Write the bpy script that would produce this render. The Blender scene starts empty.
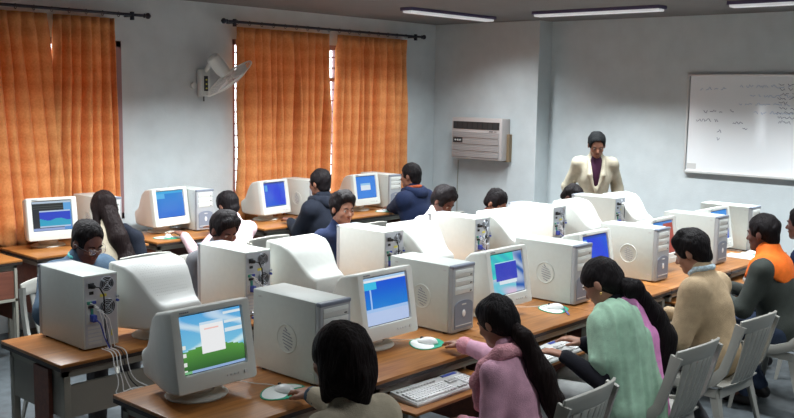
import bpy, bmesh, math, random
import numpy as np
from mathutils import Matrix, Vector
PI = math.pi
random.seed(7)

# ------------------------------------------------------------------ camera
scene = bpy.context.scene
cam_data = bpy.data.cameras.new('camera')
cam = bpy.data.objects.new('camera', cam_data)
scene.collection.objects.link(cam)
cam.matrix_world = Matrix(((0.672693, 0.081920, -0.735373, 0.0), (-0.739743, 0.096302, -0.665963, 0.0), (0.016262, 0.991975, 0.125382, 2.0), (0, 0, 0, 1)))
cam_data.sensor_width = 36.0
cam_data.lens = 36.0 * 933.573 / 794.0
cam_data.clip_start = 0.05
scene.camera = cam

# ------------------------------------------------------------------ world, exposure
world = bpy.data.worlds.new('world')
scene.world = world
world.use_nodes = True
world.node_tree.nodes['Background'].inputs[0].default_value = (0.85, 0.93, 1.0, 1)
world.node_tree.nodes['Background'].inputs[1].default_value = 5.0
scene.view_settings.view_transform = 'Standard'
scene.view_settings.look = 'None'
scene.view_settings.exposure = 0.0
scene.view_settings.gamma = 1.0
scene.view_settings.use_curve_mapping = False
# louvred ceiling lamps, first three in view, the rest unseen: (x, y, length along x?, watts); lamps built further down hold these lights
LAMPS = [(7.40, 6.02, True, 34, 135), (7.80, 4.60, False, 50, 110), (7.80, 2.65, False, 50, 110),
         (5.50, 4.60, False, 31, 104), (5.60, 2.70, False, 34, 116), (3.90, 4.50, False, 21, 110), (3.70, 2.6, False, 12, 116), (1.6, 3.6, False, 5, 116), (5.0, 5.35, True, 108, 135), (2.8, 5.5, True, 66, 136),  # all unseen; the last two added to brighten the curtained wall
         (5.8, 0.7, False, 28, 140), (3.2, 0.6, False, 20, 140)]  # unseen pair, added to brighten the near sitters' backs and chairs

# ------------------------------------------------------------------ helpers
COL = scene.collection

def tag(o, label=None, cat=None, group=None, kind=None):
    if label: o['label'] = label
    if cat: o['category'] = cat
    if group: o['group'] = group
    if kind: o['kind'] = kind
    return o

def empty(name, loc=(0, 0, 0), rz=0.0, label=None, cat=None, group=None):
    o = bpy.data.objects.new(name, None)
    COL.objects.link(o)
    o.location = loc
    o.rotation_euler = (0, 0, rz)
    o.empty_display_size = 0.1
    return tag(o, label, cat, group)

def obj(name, bm, mats, parent=None, smooth=False, loc=None):
    me = bpy.data.meshes.new(name)
    bmesh.ops.recalc_face_normals(bm, faces=bm.faces)
    bm.to_mesh(me)
    bm.free()
    if not isinstance(mats, (list, tuple)): mats = [mats]
    for m in mats: me.materials.append(m)
    if smooth:
        for p in me.polygons: p.use_smooth = True
        if smooth != 'all':
            try: me.set_sharp_from_angle(angle=math.radians(40))
            except Exception: pass
    o = bpy.data.objects.new(name, me)
    COL.objects.link(o)
    if parent: o.parent = parent
    if loc: o.location = loc
    return o

def struct(name, bm, m, smooth=False):
    return tag(obj(name, bm, m, smooth=smooth), kind='structure')

def copy_tree(o, parent=None):
    c = o.copy()
    COL.objects.link(c)
    if parent: c.parent = parent
    for ch in list(o.children): copy_tree(ch, c)
    return c

def box(bm, x0, x1, y0, y1, z0, z1, bevel=0.0, mi=0, M=None, seg=2):
    r = bmesh.ops.create_cube(bm, size=1.0)
    vs = r['verts']
    for v in vs:
        v.co = Vector(((x0 + x1) / 2 + v.co.x * (x1 - x0), (y0 + y1) / 2 + v.co.y * (y1 - y0), (z0 + z1) / 2 + v.co.z * (z1 - z0)))
    fs = set(f for v in vs for f in v.link_faces)
    if bevel > 0:
        es = set(e for v in vs for e in v.link_edges)
        r2 = bmesh.ops.bevel(bm, geom=list(es), offset=bevel, segments=seg, affect='EDGES', profile=0.5)
        fs = set(f for f in r2['faces']) | set(f for f in fs if f.is_valid)
        vs = list(set(v for f in fs for v in f.verts))
    for f in fs: f.material_index = mi
    if M is not None:
        for v in vs: v.co = M @ v.co
    return vs

def tube(bm, pts, r, seg=8, mi=0, caps=True):
    """tube along points; r a number or one radius per point"""
    pts = [Vector(p) for p in pts]
    n = len(pts)
    rr = r if isinstance(r, (list, tuple)) else [r] * n
    prev = None
    rings = []
    up = None
    for i in range(n):
        d = (pts[min(i + 1, n - 1)] - pts[max(i - 1, 0)]).normalized()
        if up is None:
            up = Vector((0, 0, 1)) if abs(d.z) < 0.9 else Vector((1, 0, 0))
        a = d.cross(up).normalized()
        b = a.cross(d).normalized()
        up = b
        ring = [bm.verts.new(pts[i] + (a * math.cos(t) + b * math.sin(t)) * rr[i]) for t in [2 * PI * k / seg for k in range(seg)]]
        rings.append(ring)
    for i in range(n - 1):
        for k in range(seg):
            f = bm.faces.new((rings[i][k], rings[i][(k + 1) % seg], rings[i + 1][(k + 1) % seg], rings[i + 1][k]))
            f.material_index = mi
    if caps:
        for ring in (rings[0], rings[-1]):
            f = bm.faces.new(ring); f.material_index = mi
    return rings

def lathe(bm, prof, seg=24, M=None, mi=0, cap=True):
    """profile [(r, z)] spun about z"""
    rings = []
    for r, z in prof:
        ring = []
        for k in range(seg):
            t = 2 * PI * k / seg
            p = Vector((r * math.cos(t), r * math.sin(t), z))
            if M is not None: p = M @ p
            ring.append(bm.verts.new(p))
        rings.append(ring)
    for i in range(len(rings) - 1):
        for k in range(seg):
            f = bm.faces.new((rings[i][k], rings[i][(k + 1) % seg], rings[i + 1][(k + 1) % seg], rings[i + 1][k]))
            f.material_index = mi
    if cap:
        for ring in (rings[0], rings[-1]):
            f = bm.faces.new(ring); f.material_index = mi

def loft(bm, rings, mi=0, caps=True):
    rv = [[bm.verts.new(p) for p in ring] for ring in rings]
    n = len(rv[0])
    for i in range(len(rv) - 1):
        for k in range(n):
            f = bm.faces.new((rv[i][k], rv[i][(k + 1) % n], rv[i + 1][(k + 1) % n], rv[i + 1][k])); f.material_index = mi
    if caps:
        for ring in (rv[0], rv[-1]):
            f = bm.faces.new(ring); f.material_index = mi
    return rv

def rrect(cx, cz, w, h, r, n=4):
    """rounded rectangle outline in (a, b)"""
    out = []
    for (sx, sz, a0) in ((1, 1, 0), (-1, 1, PI / 2), (-1, -1, PI), (1, -1, 3 * PI / 2)):
        for k in range(n + 1):
            a = a0 + k * PI / 2 / n
            out.append((cx + sx * (w / 2 - r) + r * math.cos(a), cz + sz * (h / 2 - r) + r * math.sin(a)))
    return out

# ------------------------------------------------------------------ materials
def mat(name, col, rough=0.5, metal=0.0, noise=0.0, nscale=20.0, bump=0.0, bscale=200.0, spec=0.5, coat=0.0, stretch=None, alpha=1.0, sheen=0.0):
    m = bpy.data.materials.new(name)
    m.use_nodes = True
    nt = m.node_tree
    b = nt.nodes['Principled BSDF']
    b.inputs['Base Color'].default_value = (*col, 1)
    b.inputs['Roughness'].default_value = rough
    b.inputs['Metallic'].default_value = metal
    b.inputs['Specular IOR Level'].default_value = spec
    b.inputs['Coat Weight'].default_value = coat; b.inputs['Coat Roughness'].default_value = 0.05
    b.inputs['Sheen Weight'].default_value = sheen * 0.2
    b.inputs['Alpha'].default_value = alpha
    if noise > 0 or bump > 0:
        tc = nt.nodes.new('ShaderNodeTexCoord')
        mp = nt.nodes.new('ShaderNodeMapping')
        nt.links.new(tc.outputs['Object'], mp.inputs['Vector'])
        if stretch: mp.inputs['Scale'].default_value = stretch
    if noise > 0:
        n = nt.nodes.new('ShaderNodeTexNoise')
        n.inputs['Scale'].default_value = nscale
        n.inputs['Detail'].default_value = 5
        nt.links.new(mp.outputs[0], n.inputs['Vector'])
        r = nt.nodes.new('ShaderNodeMapRange')
        r.inputs['From Min'].default_value = 0.3
        r.inputs['From Max'].default_value = 0.7
        r.inputs['To Min'].default_value = 1 - noise
        r.inputs['To Max'].default_value = 1 + noise
        nt.links.new(n.outputs['Fac'], r.inputs['Value'])
        mx = nt.nodes.new('ShaderNodeMix'); mx.data_type = 'RGBA'; mx.blend_type = 'MULTIPLY'
        mx.inputs['Factor'].default_value = 1
        mx.inputs['A'].default_value = (*col, 1)
        nt.links.new(r.outputs[0], mx.inputs['B'])
        nt.links.new(mx.outputs['Result'], b.inputs['Base Color'])
    if bump > 0:
        n2 = nt.nodes.new('ShaderNodeTexNoise')
        n2.inputs['Scale'].default_value = bscale
        n2.inputs['Detail'].default_value = 3
        nt.links.new(mp.outputs[0], n2.inputs['Vector'])
        bp = nt.nodes.new('ShaderNodeBump')
        bp.inputs['Strength'].default_value = bump
        bp.inputs['Distance'].default_value = 0.01
        nt.links.new(n2.outputs['Fac'], bp.inputs['Height'])
        nt.links.new(bp.outputs[0], b.inputs['Normal'])
    return m

def wood_mat(name, c1, c2, rough=0.35):
    m = bpy.data.materials.new(name); m.use_nodes = True
    nt = m.node_tree; b = nt.nodes['Principled BSDF']
    tc = nt.nodes.new('ShaderNodeTexCoord'); mp = nt.nodes.new('ShaderNodeMapping')
    mp.inputs['Scale'].default_value = (2.2, 26, 26)
    nt.links.new(tc.outputs['Object'], mp.inputs[0])
    n = nt.nodes.new('ShaderNodeTexNoise'); n.inputs['Scale'].default_value = 1.6; n.inputs['Detail'].default_value = 6; n.inputs['Distortion'].default_value = 0.8
    nt.links.new(mp.outputs[0], n.inputs['Vector'])
    cr = nt.nodes.new('ShaderNodeValToRGB')
    cr.color_ramp.elements[0].position = 0.34; cr.color_ramp.elements[0].color = (*c1, 1)
    cr.color_ramp.elements[1].position = 0.66; cr.color_ramp.elements[1].color = (*c2, 1)
    nt.links.new(n.outputs['Fac'], cr.inputs[0]); nt.links.new(cr.outputs[0], b.inputs['Base Color'])
    b.inputs['Roughness'].default_value = rough
    return m

def curtain_mat():
    m = bpy.data.materials.new('orange_curtain_cloth'); m.use_nodes = True
    nt = m.node_tree; b = nt.nodes['Principled BSDF']
    tc = nt.nodes.new('ShaderNodeTexCoord')
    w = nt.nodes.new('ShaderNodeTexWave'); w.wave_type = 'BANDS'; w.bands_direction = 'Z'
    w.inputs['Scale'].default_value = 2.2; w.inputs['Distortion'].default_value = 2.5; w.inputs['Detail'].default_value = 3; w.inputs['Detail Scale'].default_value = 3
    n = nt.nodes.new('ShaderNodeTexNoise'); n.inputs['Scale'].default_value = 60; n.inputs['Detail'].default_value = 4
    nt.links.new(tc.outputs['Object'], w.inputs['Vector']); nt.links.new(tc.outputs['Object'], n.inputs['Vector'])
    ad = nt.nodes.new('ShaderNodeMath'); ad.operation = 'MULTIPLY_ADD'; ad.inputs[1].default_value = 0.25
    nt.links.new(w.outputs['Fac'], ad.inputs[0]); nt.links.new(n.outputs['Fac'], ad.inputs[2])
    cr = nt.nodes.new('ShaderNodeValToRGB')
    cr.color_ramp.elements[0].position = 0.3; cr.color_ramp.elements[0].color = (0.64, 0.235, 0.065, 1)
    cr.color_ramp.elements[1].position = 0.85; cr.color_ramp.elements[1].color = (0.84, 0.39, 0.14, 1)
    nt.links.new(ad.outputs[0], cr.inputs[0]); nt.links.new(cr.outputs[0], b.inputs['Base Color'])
    b.inputs['Roughness'].default_value = 0.85; b.inputs['Sheen Weight'].default_value = 0.1
    tr = nt.nodes.new('ShaderNodeBsdfTranslucent'); tr.inputs[0].default_value = (0.95, 0.42, 0.14, 1)
    mx = nt.nodes.new('ShaderNodeMixShader'); mx.inputs[0].default_value = 0.18
    out = nt.nodes['Material Output']
    nt.links.new(b.outputs[0], mx.inputs[1]); nt.links.new(tr.outputs[0], mx.inputs[2]); nt.links.new(mx.outputs[0], out.inputs[0])
    return m

def emit_mat(name, col, s):
    m = bpy.data.materials.new(name); m.use_nodes = True
    b = m.node_tree.nodes['Principled BSDF']
    b.inputs['Base Color'].default_value = (0.6, 0.6, 0.6, 1)
    b.inputs['Emission Color'].default_value = (*col, 1); b.inputs['Emission Strength'].default_value = s
    return m

def screen_mat():
    m = bpy.data.materials.new('lit_screen'); m.use_nodes = True
    nt = m.node_tree; b = nt.nodes['Principled BSDF']
    b.inputs['Base Color'].default_value = (0.02, 0.02, 0.02, 1); b.inputs['Roughness'].default_value = 0.12
    a = nt.nodes.new('ShaderNodeVertexColor'); a.layer_name = 'picture'
    nt.links.new(a.outputs[0], b.inputs['Emission Color']); b.inputs['Emission Strength'].default_value = 0.85
    return m

def glass_mat():
    m = bpy.data.materials.new('window_glass'); m.use_nodes = True
    nt = m.node_tree; out = nt.nodes['Material Output']
    t = nt.nodes.new('ShaderNodeBsdfTransparent'); g = nt.nodes.new('ShaderNodeBsdfGlossy'); g.inputs['Roughness'].default_value = 0.02
    mx = nt.nodes.new('ShaderNodeMixShader'); mx.inputs[0].default_value = 0.06
    nt.links.new(t.outputs[0], mx.inputs[1]); nt.links.new(g.outputs[0], mx.inputs[2]); nt.links.new(mx.outputs[0], out.inputs[0])
    return m

M = dict(
    wall=mat('pale_blue_grey_paint', (0.58, 0.635, 0.655), 0.8, noise=0.05, nscale=6, bump=0.15, bscale=60),
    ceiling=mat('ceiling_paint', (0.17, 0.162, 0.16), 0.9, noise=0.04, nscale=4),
    floor=mat('grey_floor_tiles', (0.085, 0.10, 0.11), 0.5, noise=0.25, nscale=14),
    ivory=mat('ivory_plastic', (0.70, 0.725, 0.69), 0.45, noise=0.03, nscale=30),
    ivory_dotted=mat('dotted_ivory_plastic', (0.72, 0.74, 0.72), 0.45),
    case=mat('painted_steel_case', (0.62, 0.665, 0.635), 0.42, noise=0.02, nscale=40, bump=0.05, bscale=500),
    bezel=mat('monitor_bezel_plastic', (0.70, 0.72, 0.68), 0.45),
    warm_casing=mat('bounce_tinted_plastic', (0.68, 0.64, 0.58), 0.5),  # warm tint puts light bounced off the curtains into the casing colour
    steel=mat('rear_steel', (0.52, 0.56, 0.62), 0.35, metal=0.6),
    front_grey=mat('soft_grey_plastic', (0.40, 0.42, 0.44), 0.4),
    grey_front=mat('blue_grey_plastic', (0.22, 0.25, 0.31), 0.4),
    light_grey=mat('light_grey_plastic', (0.62, 0.63, 0.62), 0.45),
    dark=mat('dark_plastic', (0.03, 0.032, 0.035), 0.5),
    black=mat('black_rubber', (0.012, 0.012, 0.014), 0.6),
    white=mat('white_plastic', (0.85, 0.86, 0.86), 0.35),
    yellow=mat('yellow_sticker', (0.72, 0.66, 0.10), 0.5),
    blue=mat('blue_connector', (0.04, 0.07, 0.38), 0.4),
    green_port=mat('green_connector', (0.05, 0.30, 0.22), 0.4),
    pad=mat('green_mouse_pad', (0.02, 0.33, 0.20), 0.7),
    pad_white=mat('white_pad_print', (0.78, 0.82, 0.80), 0.6),
    wood=wood_mat('orange_brown_laminate', (0.28, 0.105, 0.025), (0.41, 0.17, 0.046)),
    edge=mat('dark_edge_band', (0.02, 0.014, 0.012), 0.5),
    wood_side=wood_mat('red_brown_board', (0.13, 0.045, 0.03), (0.19, 0.065, 0.04), 0.5),
    frame=mat('grey_steel_frame', (0.33, 0.32, 0.27), 0.5),
    panel=mat('grey_modesty_board', (0.30, 0.29, 0.25), 0.6, noise=0.06, nscale=5),
    chair=mat('moulded_white_plastic', (0.38, 0.375, 0.34), 0.4, noise=0.05, nscale=10),
    black_chair=mat('black_chair_vinyl', (0.02, 0.02, 0.022), 0.5),
    curtain=curtain_mat(),
    rod=mat('dark_rod_metal', (0.02, 0.022, 0.035), 0.4, metal=0.3),
    winframe=mat('mauve_brown_frame', (0.30, 0.18, 0.19), 0.6),
    grill=mat('brown_window_grille', (0.16, 0.08, 0.06), 0.6),
    board=mat('whiteboard_enamel', (0.92, 0.945, 0.97), 0.09, spec=0.5, coat=1.0),
    board_frame=mat('board_aluminium', (0.75, 0.76, 0.76), 0.3, metal=0.3),
    ink=mat('dark_marker_ink', (0.12, 0.12, 0.22), 0.6),
    ink_blue=mat('blue_marker_ink', (0.45, 0.56, 0.75), 0.6),
    ac=mat('grey_pink_ac_plastic', (0.50, 0.46, 0.45), 0.5),
    ac_grill=mat('ac_grille', (0.34, 0.33, 0.33), 0.5),
    ac_wood=mat('brown_wood_surround', (0.24, 0.17, 0.10), 0.6),
    fan=mat('fan_plastic', (0.70, 0.74, 0.72), 0.35),
    wire=mat('fan_guard_wire', (0.75, 0.78, 0.77), 0.3, metal=0.3),
    lamp_body=mat('lamp_housing', (0.10, 0.08, 0.17), 0.5),
    louvre=emit_mat('lamp_louvre', (0.95, 0.98, 1.0), 0.34),
    screen=screen_mat(),
    glass=glass_mat(),
    skin=mat('brown_skin', (0.24, 0.105, 0.065), 0.5, noise=0.08, nscale=18),
    skin_light=mat('light_brown_skin', (0.35, 0.17, 0.11), 0.5, noise=0.08, nscale=18),
    skin_dark=mat('dark_brown_skin', (0.13, 0.052, 0.038), 0.5, noise=0.08, nscale=18),
    hair=mat('black_hair', (0.008, 0.006, 0.007), 0.6, spec=0.15, bump=1.0, bscale=90, stretch=(1, 1, 0.12)),
    hair_brown=mat('brown_black_hair', (0.011, 0.006, 0.006), 0.6, spec=0.15, bump=1.0, bscale=90, stretch=(1, 1, 0.12)),
    hair_grey=mat('greying_hair', (0.009, 0.010, 0.011), 0.7, spec=0.1, bump=0.9, bscale=90),
    eye=mat('eye_white', (0.40, 0.37, 0.34), 0.3),
    iris=mat('dark_iris', (0.01, 0.006, 0.005), 0.2),
    lips=mat('brown_lips', (0.22, 0.075, 0.06), 0.5),
    lens=mat('spectacle_lens', (0.75, 0.8, 0.85), 0.05, alpha=0.25),
    silver=mat('silver_wire', (0.7, 0.7, 0.72), 0.25, metal=0.9),
    gold=mat('gold_earring', (0.7, 0.45, 0.15), 0.3, metal=0.9),
    shoe=mat('black_shoe_leather', (0.02, 0.016, 0.016), 0.4),
    shoe_red=mat('maroon_shoe_leather', (0.07, 0.018, 0.018), 0.45),
    sole=mat('shoe_sole', (0.05, 0.05, 0.05), 0.7),
)

def cloth(name, col, noise=0.10, nscale=25, bump=0.35, bscale=250, rough=0.85, sheen=0.15):
    return mat(name, col, rough, spec=0.15, noise=noise, nscale=nscale, bump=bump, bscale=bscale, sheen=sheen)

# ------------------------------------------------------------------ smooth solid modelling (for people and cloth)
class Solid:
    """signed-distance solid sampled on a rectilinear grid, finer where asked"""
    def __init__(s):
        s.prims = []
        s.fine = []
        s.post = []
    def rc(s, a, b, ra, rb, k=0.03, op='+'):
        a = np.array(a, float); b = np.array(b, float); m = max(ra, rb) + 0.03 + k
        s.prims.append((op, k, np.minimum(a, b) - m, np.maximum(a, b) + m, ('rc', a, b, ra, rb)))
    def ell(s, c, r, R=None, k=0.03, op='+'):
        c = np.array(c, float); r = np.array(r, float)
        m = max(r) + 0.03 + k
        s.prims.append((op, k, c - m, c + m, ('ell', c, r, None if R is None else np.array(R, float))))
    def bounds(s):
        P = [p for p in s.prims if p[0] == '+']
        lo = np.min([p[2] for p in P], axis=0); hi = np.max([p[3] for p in P], axis=0)
        return lo, hi
    @staticmethod
    def dist(g, X, Y, Z):
        if g[0] == 'rc':
            _, a, b, ra, rb = g
            ba = b - a; L = max(ba @ ba, 1e-9)
            px, py, pz = X - a[0], Y - a[1], Z - a[2]
            t = np.clip((px * ba[0] + py * ba[1] + pz * ba[2]) / L, 0, 1)
            return np.sqrt((px - t * ba[0]) ** 2 + (py - t * ba[1]) ** 2 + (pz - t * ba[2]) ** 2) - (ra + (rb - ra) * t)
        _, c, r, R = g
        px, py, pz = X - c[0], Y - c[1], Z - c[2]
        if R is not None:
            px, py, pz = (R[0, 0] * px + R[1, 0] * py + R[2, 0] * pz, R[0, 1] * px + R[1, 1] * py + R[2, 1] * pz, R[0, 2] * px + R[1, 2] * py + R[2, 2] * pz)
        k0 = np.sqrt((px / r[0]) ** 2 + (py / r[1]) ** 2 + (pz / r[2]) ** 2)
        k1 = np.sqrt((px / r[0] ** 2) ** 2 + (py / r[1] ** 2) ** 2 + (pz / r[2] ** 2) ** 2) + 1e-9
        return k0 * (k0 - 1) / k1
    def axis(s, lo, hi, ax, coarse, fine):
        v = [lo]
        while v[-1] < hi:
            x = v[-1]
            f = any(a[ax] - 0.005 <= x <= b[ax] + 0.005 for a, b in s.fine)
            v.append(x + (fine if f else coarse))
        return np.array(v)
    def mesh(s, name, coarse=0.014, fine=0.006):
        lo, hi = s.bounds()
        xs, ys, zs = (s.axis(lo[i], hi[i], i, coarse, fine) for i in range(3))
        F = np.full((len(xs), len(ys), len(zs)), 0.06, np.float32)
        for op, k, a, b, g in s.prims:
            i0, i1 = np.searchsorted(xs, (a[0], b[0])); j0, j1 = np.searchsorted(ys, (a[1], b[1])); k0, k1 = np.searchsorted(zs, (a[2], b[2]))
            if i1 <= i0 or j1 <= j0 or k1 <= k0: continue
            X, Y, Z = xs[i0:i1, None, None], ys[None, j0:j1, None], zs[None, None, k0:k1]
            d = s.dist(g, X, Y, Z)
            f = F[i0:i1, j0:j1, k0:k1]
            k = max(k, 1e-4)
            if op == '+':
                h = np.clip(k - np.abs(f - d), 0, None) / k
                F[i0:i1, j0:j1, k0:k1] = np.minimum(f, d) - h * h * k * 0.25
            else:
                h = np.clip(k - np.abs(f + d), 0, None) / k
                F[i0:i1, j0:j1, k0:k1] = np.maximum(f, -d) + h * h * k * 0.25
        X, Y, Z = xs[:, None, None], ys[None, :, None], zs[None, None, :]
        for fn in s.post:
            F = fn(F, X, Y, Z)
        return nets(name, xs, ys, zs, F)

def nets(name, xs, ys, zs, F):
    I = F < 0
    nx, ny, nz = F.shape
    c = np.zeros((nx - 1, ny - 1, nz - 1), np.int8)
    for a in (0, 1):
        for b in (0, 1):
            for d in (0, 1):
                c += I[a:nx - 1 + a, b:ny - 1 + b, d:nz - 1 + d]
    act = (c > 0) & (c < 8)
    idx = np.argwhere(act)
    ids = np.full(c.shape, -1, np.int32)
    ids[act] = np.arange(len(idx))
    S = np.zeros((len(idx), 3)); N = np.zeros(len(idx))
    ax = (xs, ys, zs)
    for d in range(3):
        o1, o2 = [q for q in range(3) if q != d]
        for a in (0, 1):
            for b in (0, 1):
                p = idx.copy(); p[:, o1] += a; p[:, o2] += b
                q = p.copy(); q[:, d] += 1
                f0 = F[p[:, 0], p[:, 1], p[:, 2]]; f1 = F[q[:, 0], q[:, 1], q[:, 2]]
                m = (f0 < 0) != (f1 < 0)
                t = np.where(m, f0 / np.where(m, f0 - f1, 1), 0)
                P = np.stack([ax[e][p[:, e]] for e in range(3)], 1)
                P[:, d] += t * (ax[d][q[:, d]] - ax[d][p[:, d]])
                S[m] += P[m]; N[m] += 1
    V = S / N[:, None]
    quads = []
    for d in range(3):
        o1, o2 = [(1, 2), (2, 0), (0, 1)][d]
        sl0 = [slice(None)] * 3; sl1 = [slice(None)] * 3
        sl0[d] = slice(0, -1); sl1[d] = slice(1, None)
        for sgn in (0, 1):
            A = I[tuple(sl0)]; B = I[tuple(sl1)]
            E = np.argwhere((A & ~B) if sgn == 0 else (~A & B))
            E = E[(E[:, o1] > 0) & (E[:, o2] > 0) & (E[:, o1] < F.shape[o1] - 1) & (E[:, o2] < F.shape[o2] - 1)]
            if not len(E): continue
            def cell(a, b):
                q = E.copy(); q[:, o1] -= a; q[:, o2] -= b
                return ids[q[:, 0], q[:, 1], q[:, 2]]
            Q = np.stack([cell(1, 1), cell(0, 1), cell(0, 0), cell(1, 0)], 1)
            if sgn == 1: Q = Q[:, ::-1]
            quads.append(Q)
    Q = np.concatenate(quads); Q = Q[(Q >= 0).all(1)]
    me = bpy.data.meshes.new(name)
    me.vertices.add(len(V)); me.vertices.foreach_set('co', V.astype(np.float32).ravel())
    me.loops.add(Q.size); me.loops.foreach_set('vertex_index', Q.astype(np.int32).ravel())
    me.polygons.add(len(Q)); me.polygons.foreach_set('loop_start', np.arange(0, Q.size, 4, dtype=np.int32))
    me.polygons.foreach_set('use_smooth', np.ones(len(Q), bool))
    me.update(calc_edges=True)
    return me

def solid_obj(s, name, m, parent, coarse, fine=0.006):
    me = s.mesh(name, coarse, fine)
    me.materials.append(m)
    o = bpy.data.objects.new(name, me)
    COL.objects.link(o); o.parent = parent
    return o

def wrinkles(amp, seed, fx=14.0, zs=9.0):
    r = np.random.RandomState(seed)
    ph = r.rand(12) * 6.28
    w = r.randn(6, 3)
    def fn(F, X, Y, Z):
        n = 0
        for i in range(6):
            n = n + np.sin(X * w[i, 0] * fx + Y * w[i, 1] * fx + Z * w[i, 2] * zs + ph[i] + 1.5 * np.sin(X * 9 + ph[i + 6]) + 1.2 * np.sin(Z * 11 + Y * 7 + ph[i]))
        return (F + (n / 6) * amp * 1.6).astype(np.float32)
    return fn

def rot3(pitch=0, yaw=0, roll=0):
    """columns: right, forward, up; pitch > 0 bows, yaw > 0 turns to the own left"""
    R = Matrix.Rotation(yaw, 3, 'Z') @ Matrix.Rotation(-pitch, 3, 'X') @ Matrix.Rotation(roll, 3, 'Y')
    return np.array(R)

def ik(a, t, l1, l2, hint):
    a = np.array(a, float); t = np.array(t, float)
    d = t - a; L = np.linalg.norm(d)
    if L > (l1 + l2) * 0.995:
        t = a + d / L * (l1 + l2) * 0.995; d = t - a; L = np.linalg.norm(d)
    u = d / L
    x = (l1 * l1 - l2 * l2 + L * L) / (2 * L); hgt = math.sqrt(max(l1 * l1 - x * x, 0))
    h = np.array(hint, float); h = h - (h @ u) * u; h /= np.linalg.norm(h)
    return a + u * x + h * hgt, t

def hand(s, w, d, n, side, sc=1.0, curl=0.45, spread=0.10):
    """w wrist, d direction of the hand, n palm normal (towards what it touches), side +1 right / -1 left"""
    w = np.array(w, float); d = np.array(d, float); d /= np.linalg.norm(d)
    n = np.array(n, float); n = n - (n @ d) * d; n /= np.linalg.norm(n)
    l = np.cross(n, d) * side      # towards the thumb side
    l = -l
    P = lambda a, b, c: w + (d * a + l * b + n * c) * sc
    for b in (-0.026, -0.009, 0.009, 0.026):
        s.rc(P(0.005, b * 0.6, 0), P(0.078, b, 0.002), 0.014 * sc, 0.0125 * sc, 0.014)
    for b, L, cc in ((-0.031, 0.056, 1.15), (-0.011, 0.072, 1.0), (0.010, 0.078, 0.95), (0.030, 0.070, 0.9)):
        base = P(0.080, b, 0.003)
        a0 = curl * cc * 0.55
        dirv = d * math.cos(a0) + n * math.sin(a0) + l * (b * spread * 20 * 0.1)
        mid = base + dirv * L * 0.52 * sc
        a1 = a0 + curl * cc
        tip = mid + (d * math.cos(a1) + n * math.sin(a1) + l * b * 1.0) * L * 0.48 * sc
        s.rc(base, mid, 0.0098 * sc, 0.0085 * sc, 0.004)
        s.rc(mid, tip, 0.0085 * sc, 0.0068 * sc, 0.004)
    t0 = P(0.018, 0.026, 0.006); t1 = P(0.050, 0.052, 0.014); t2 = P(0.078, 0.060, 0.024)
    s.rc(t0, t1, 0.0135 * sc, 0.0108 * sc, 0.012)
    s.rc(t1, t2, 0.0105 * sc, 0.008 * sc, 0.005)
    s.fine.append((w - 0.12 * sc + d * 0.07, w + 0.12 * sc + d * 0.07))

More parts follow.
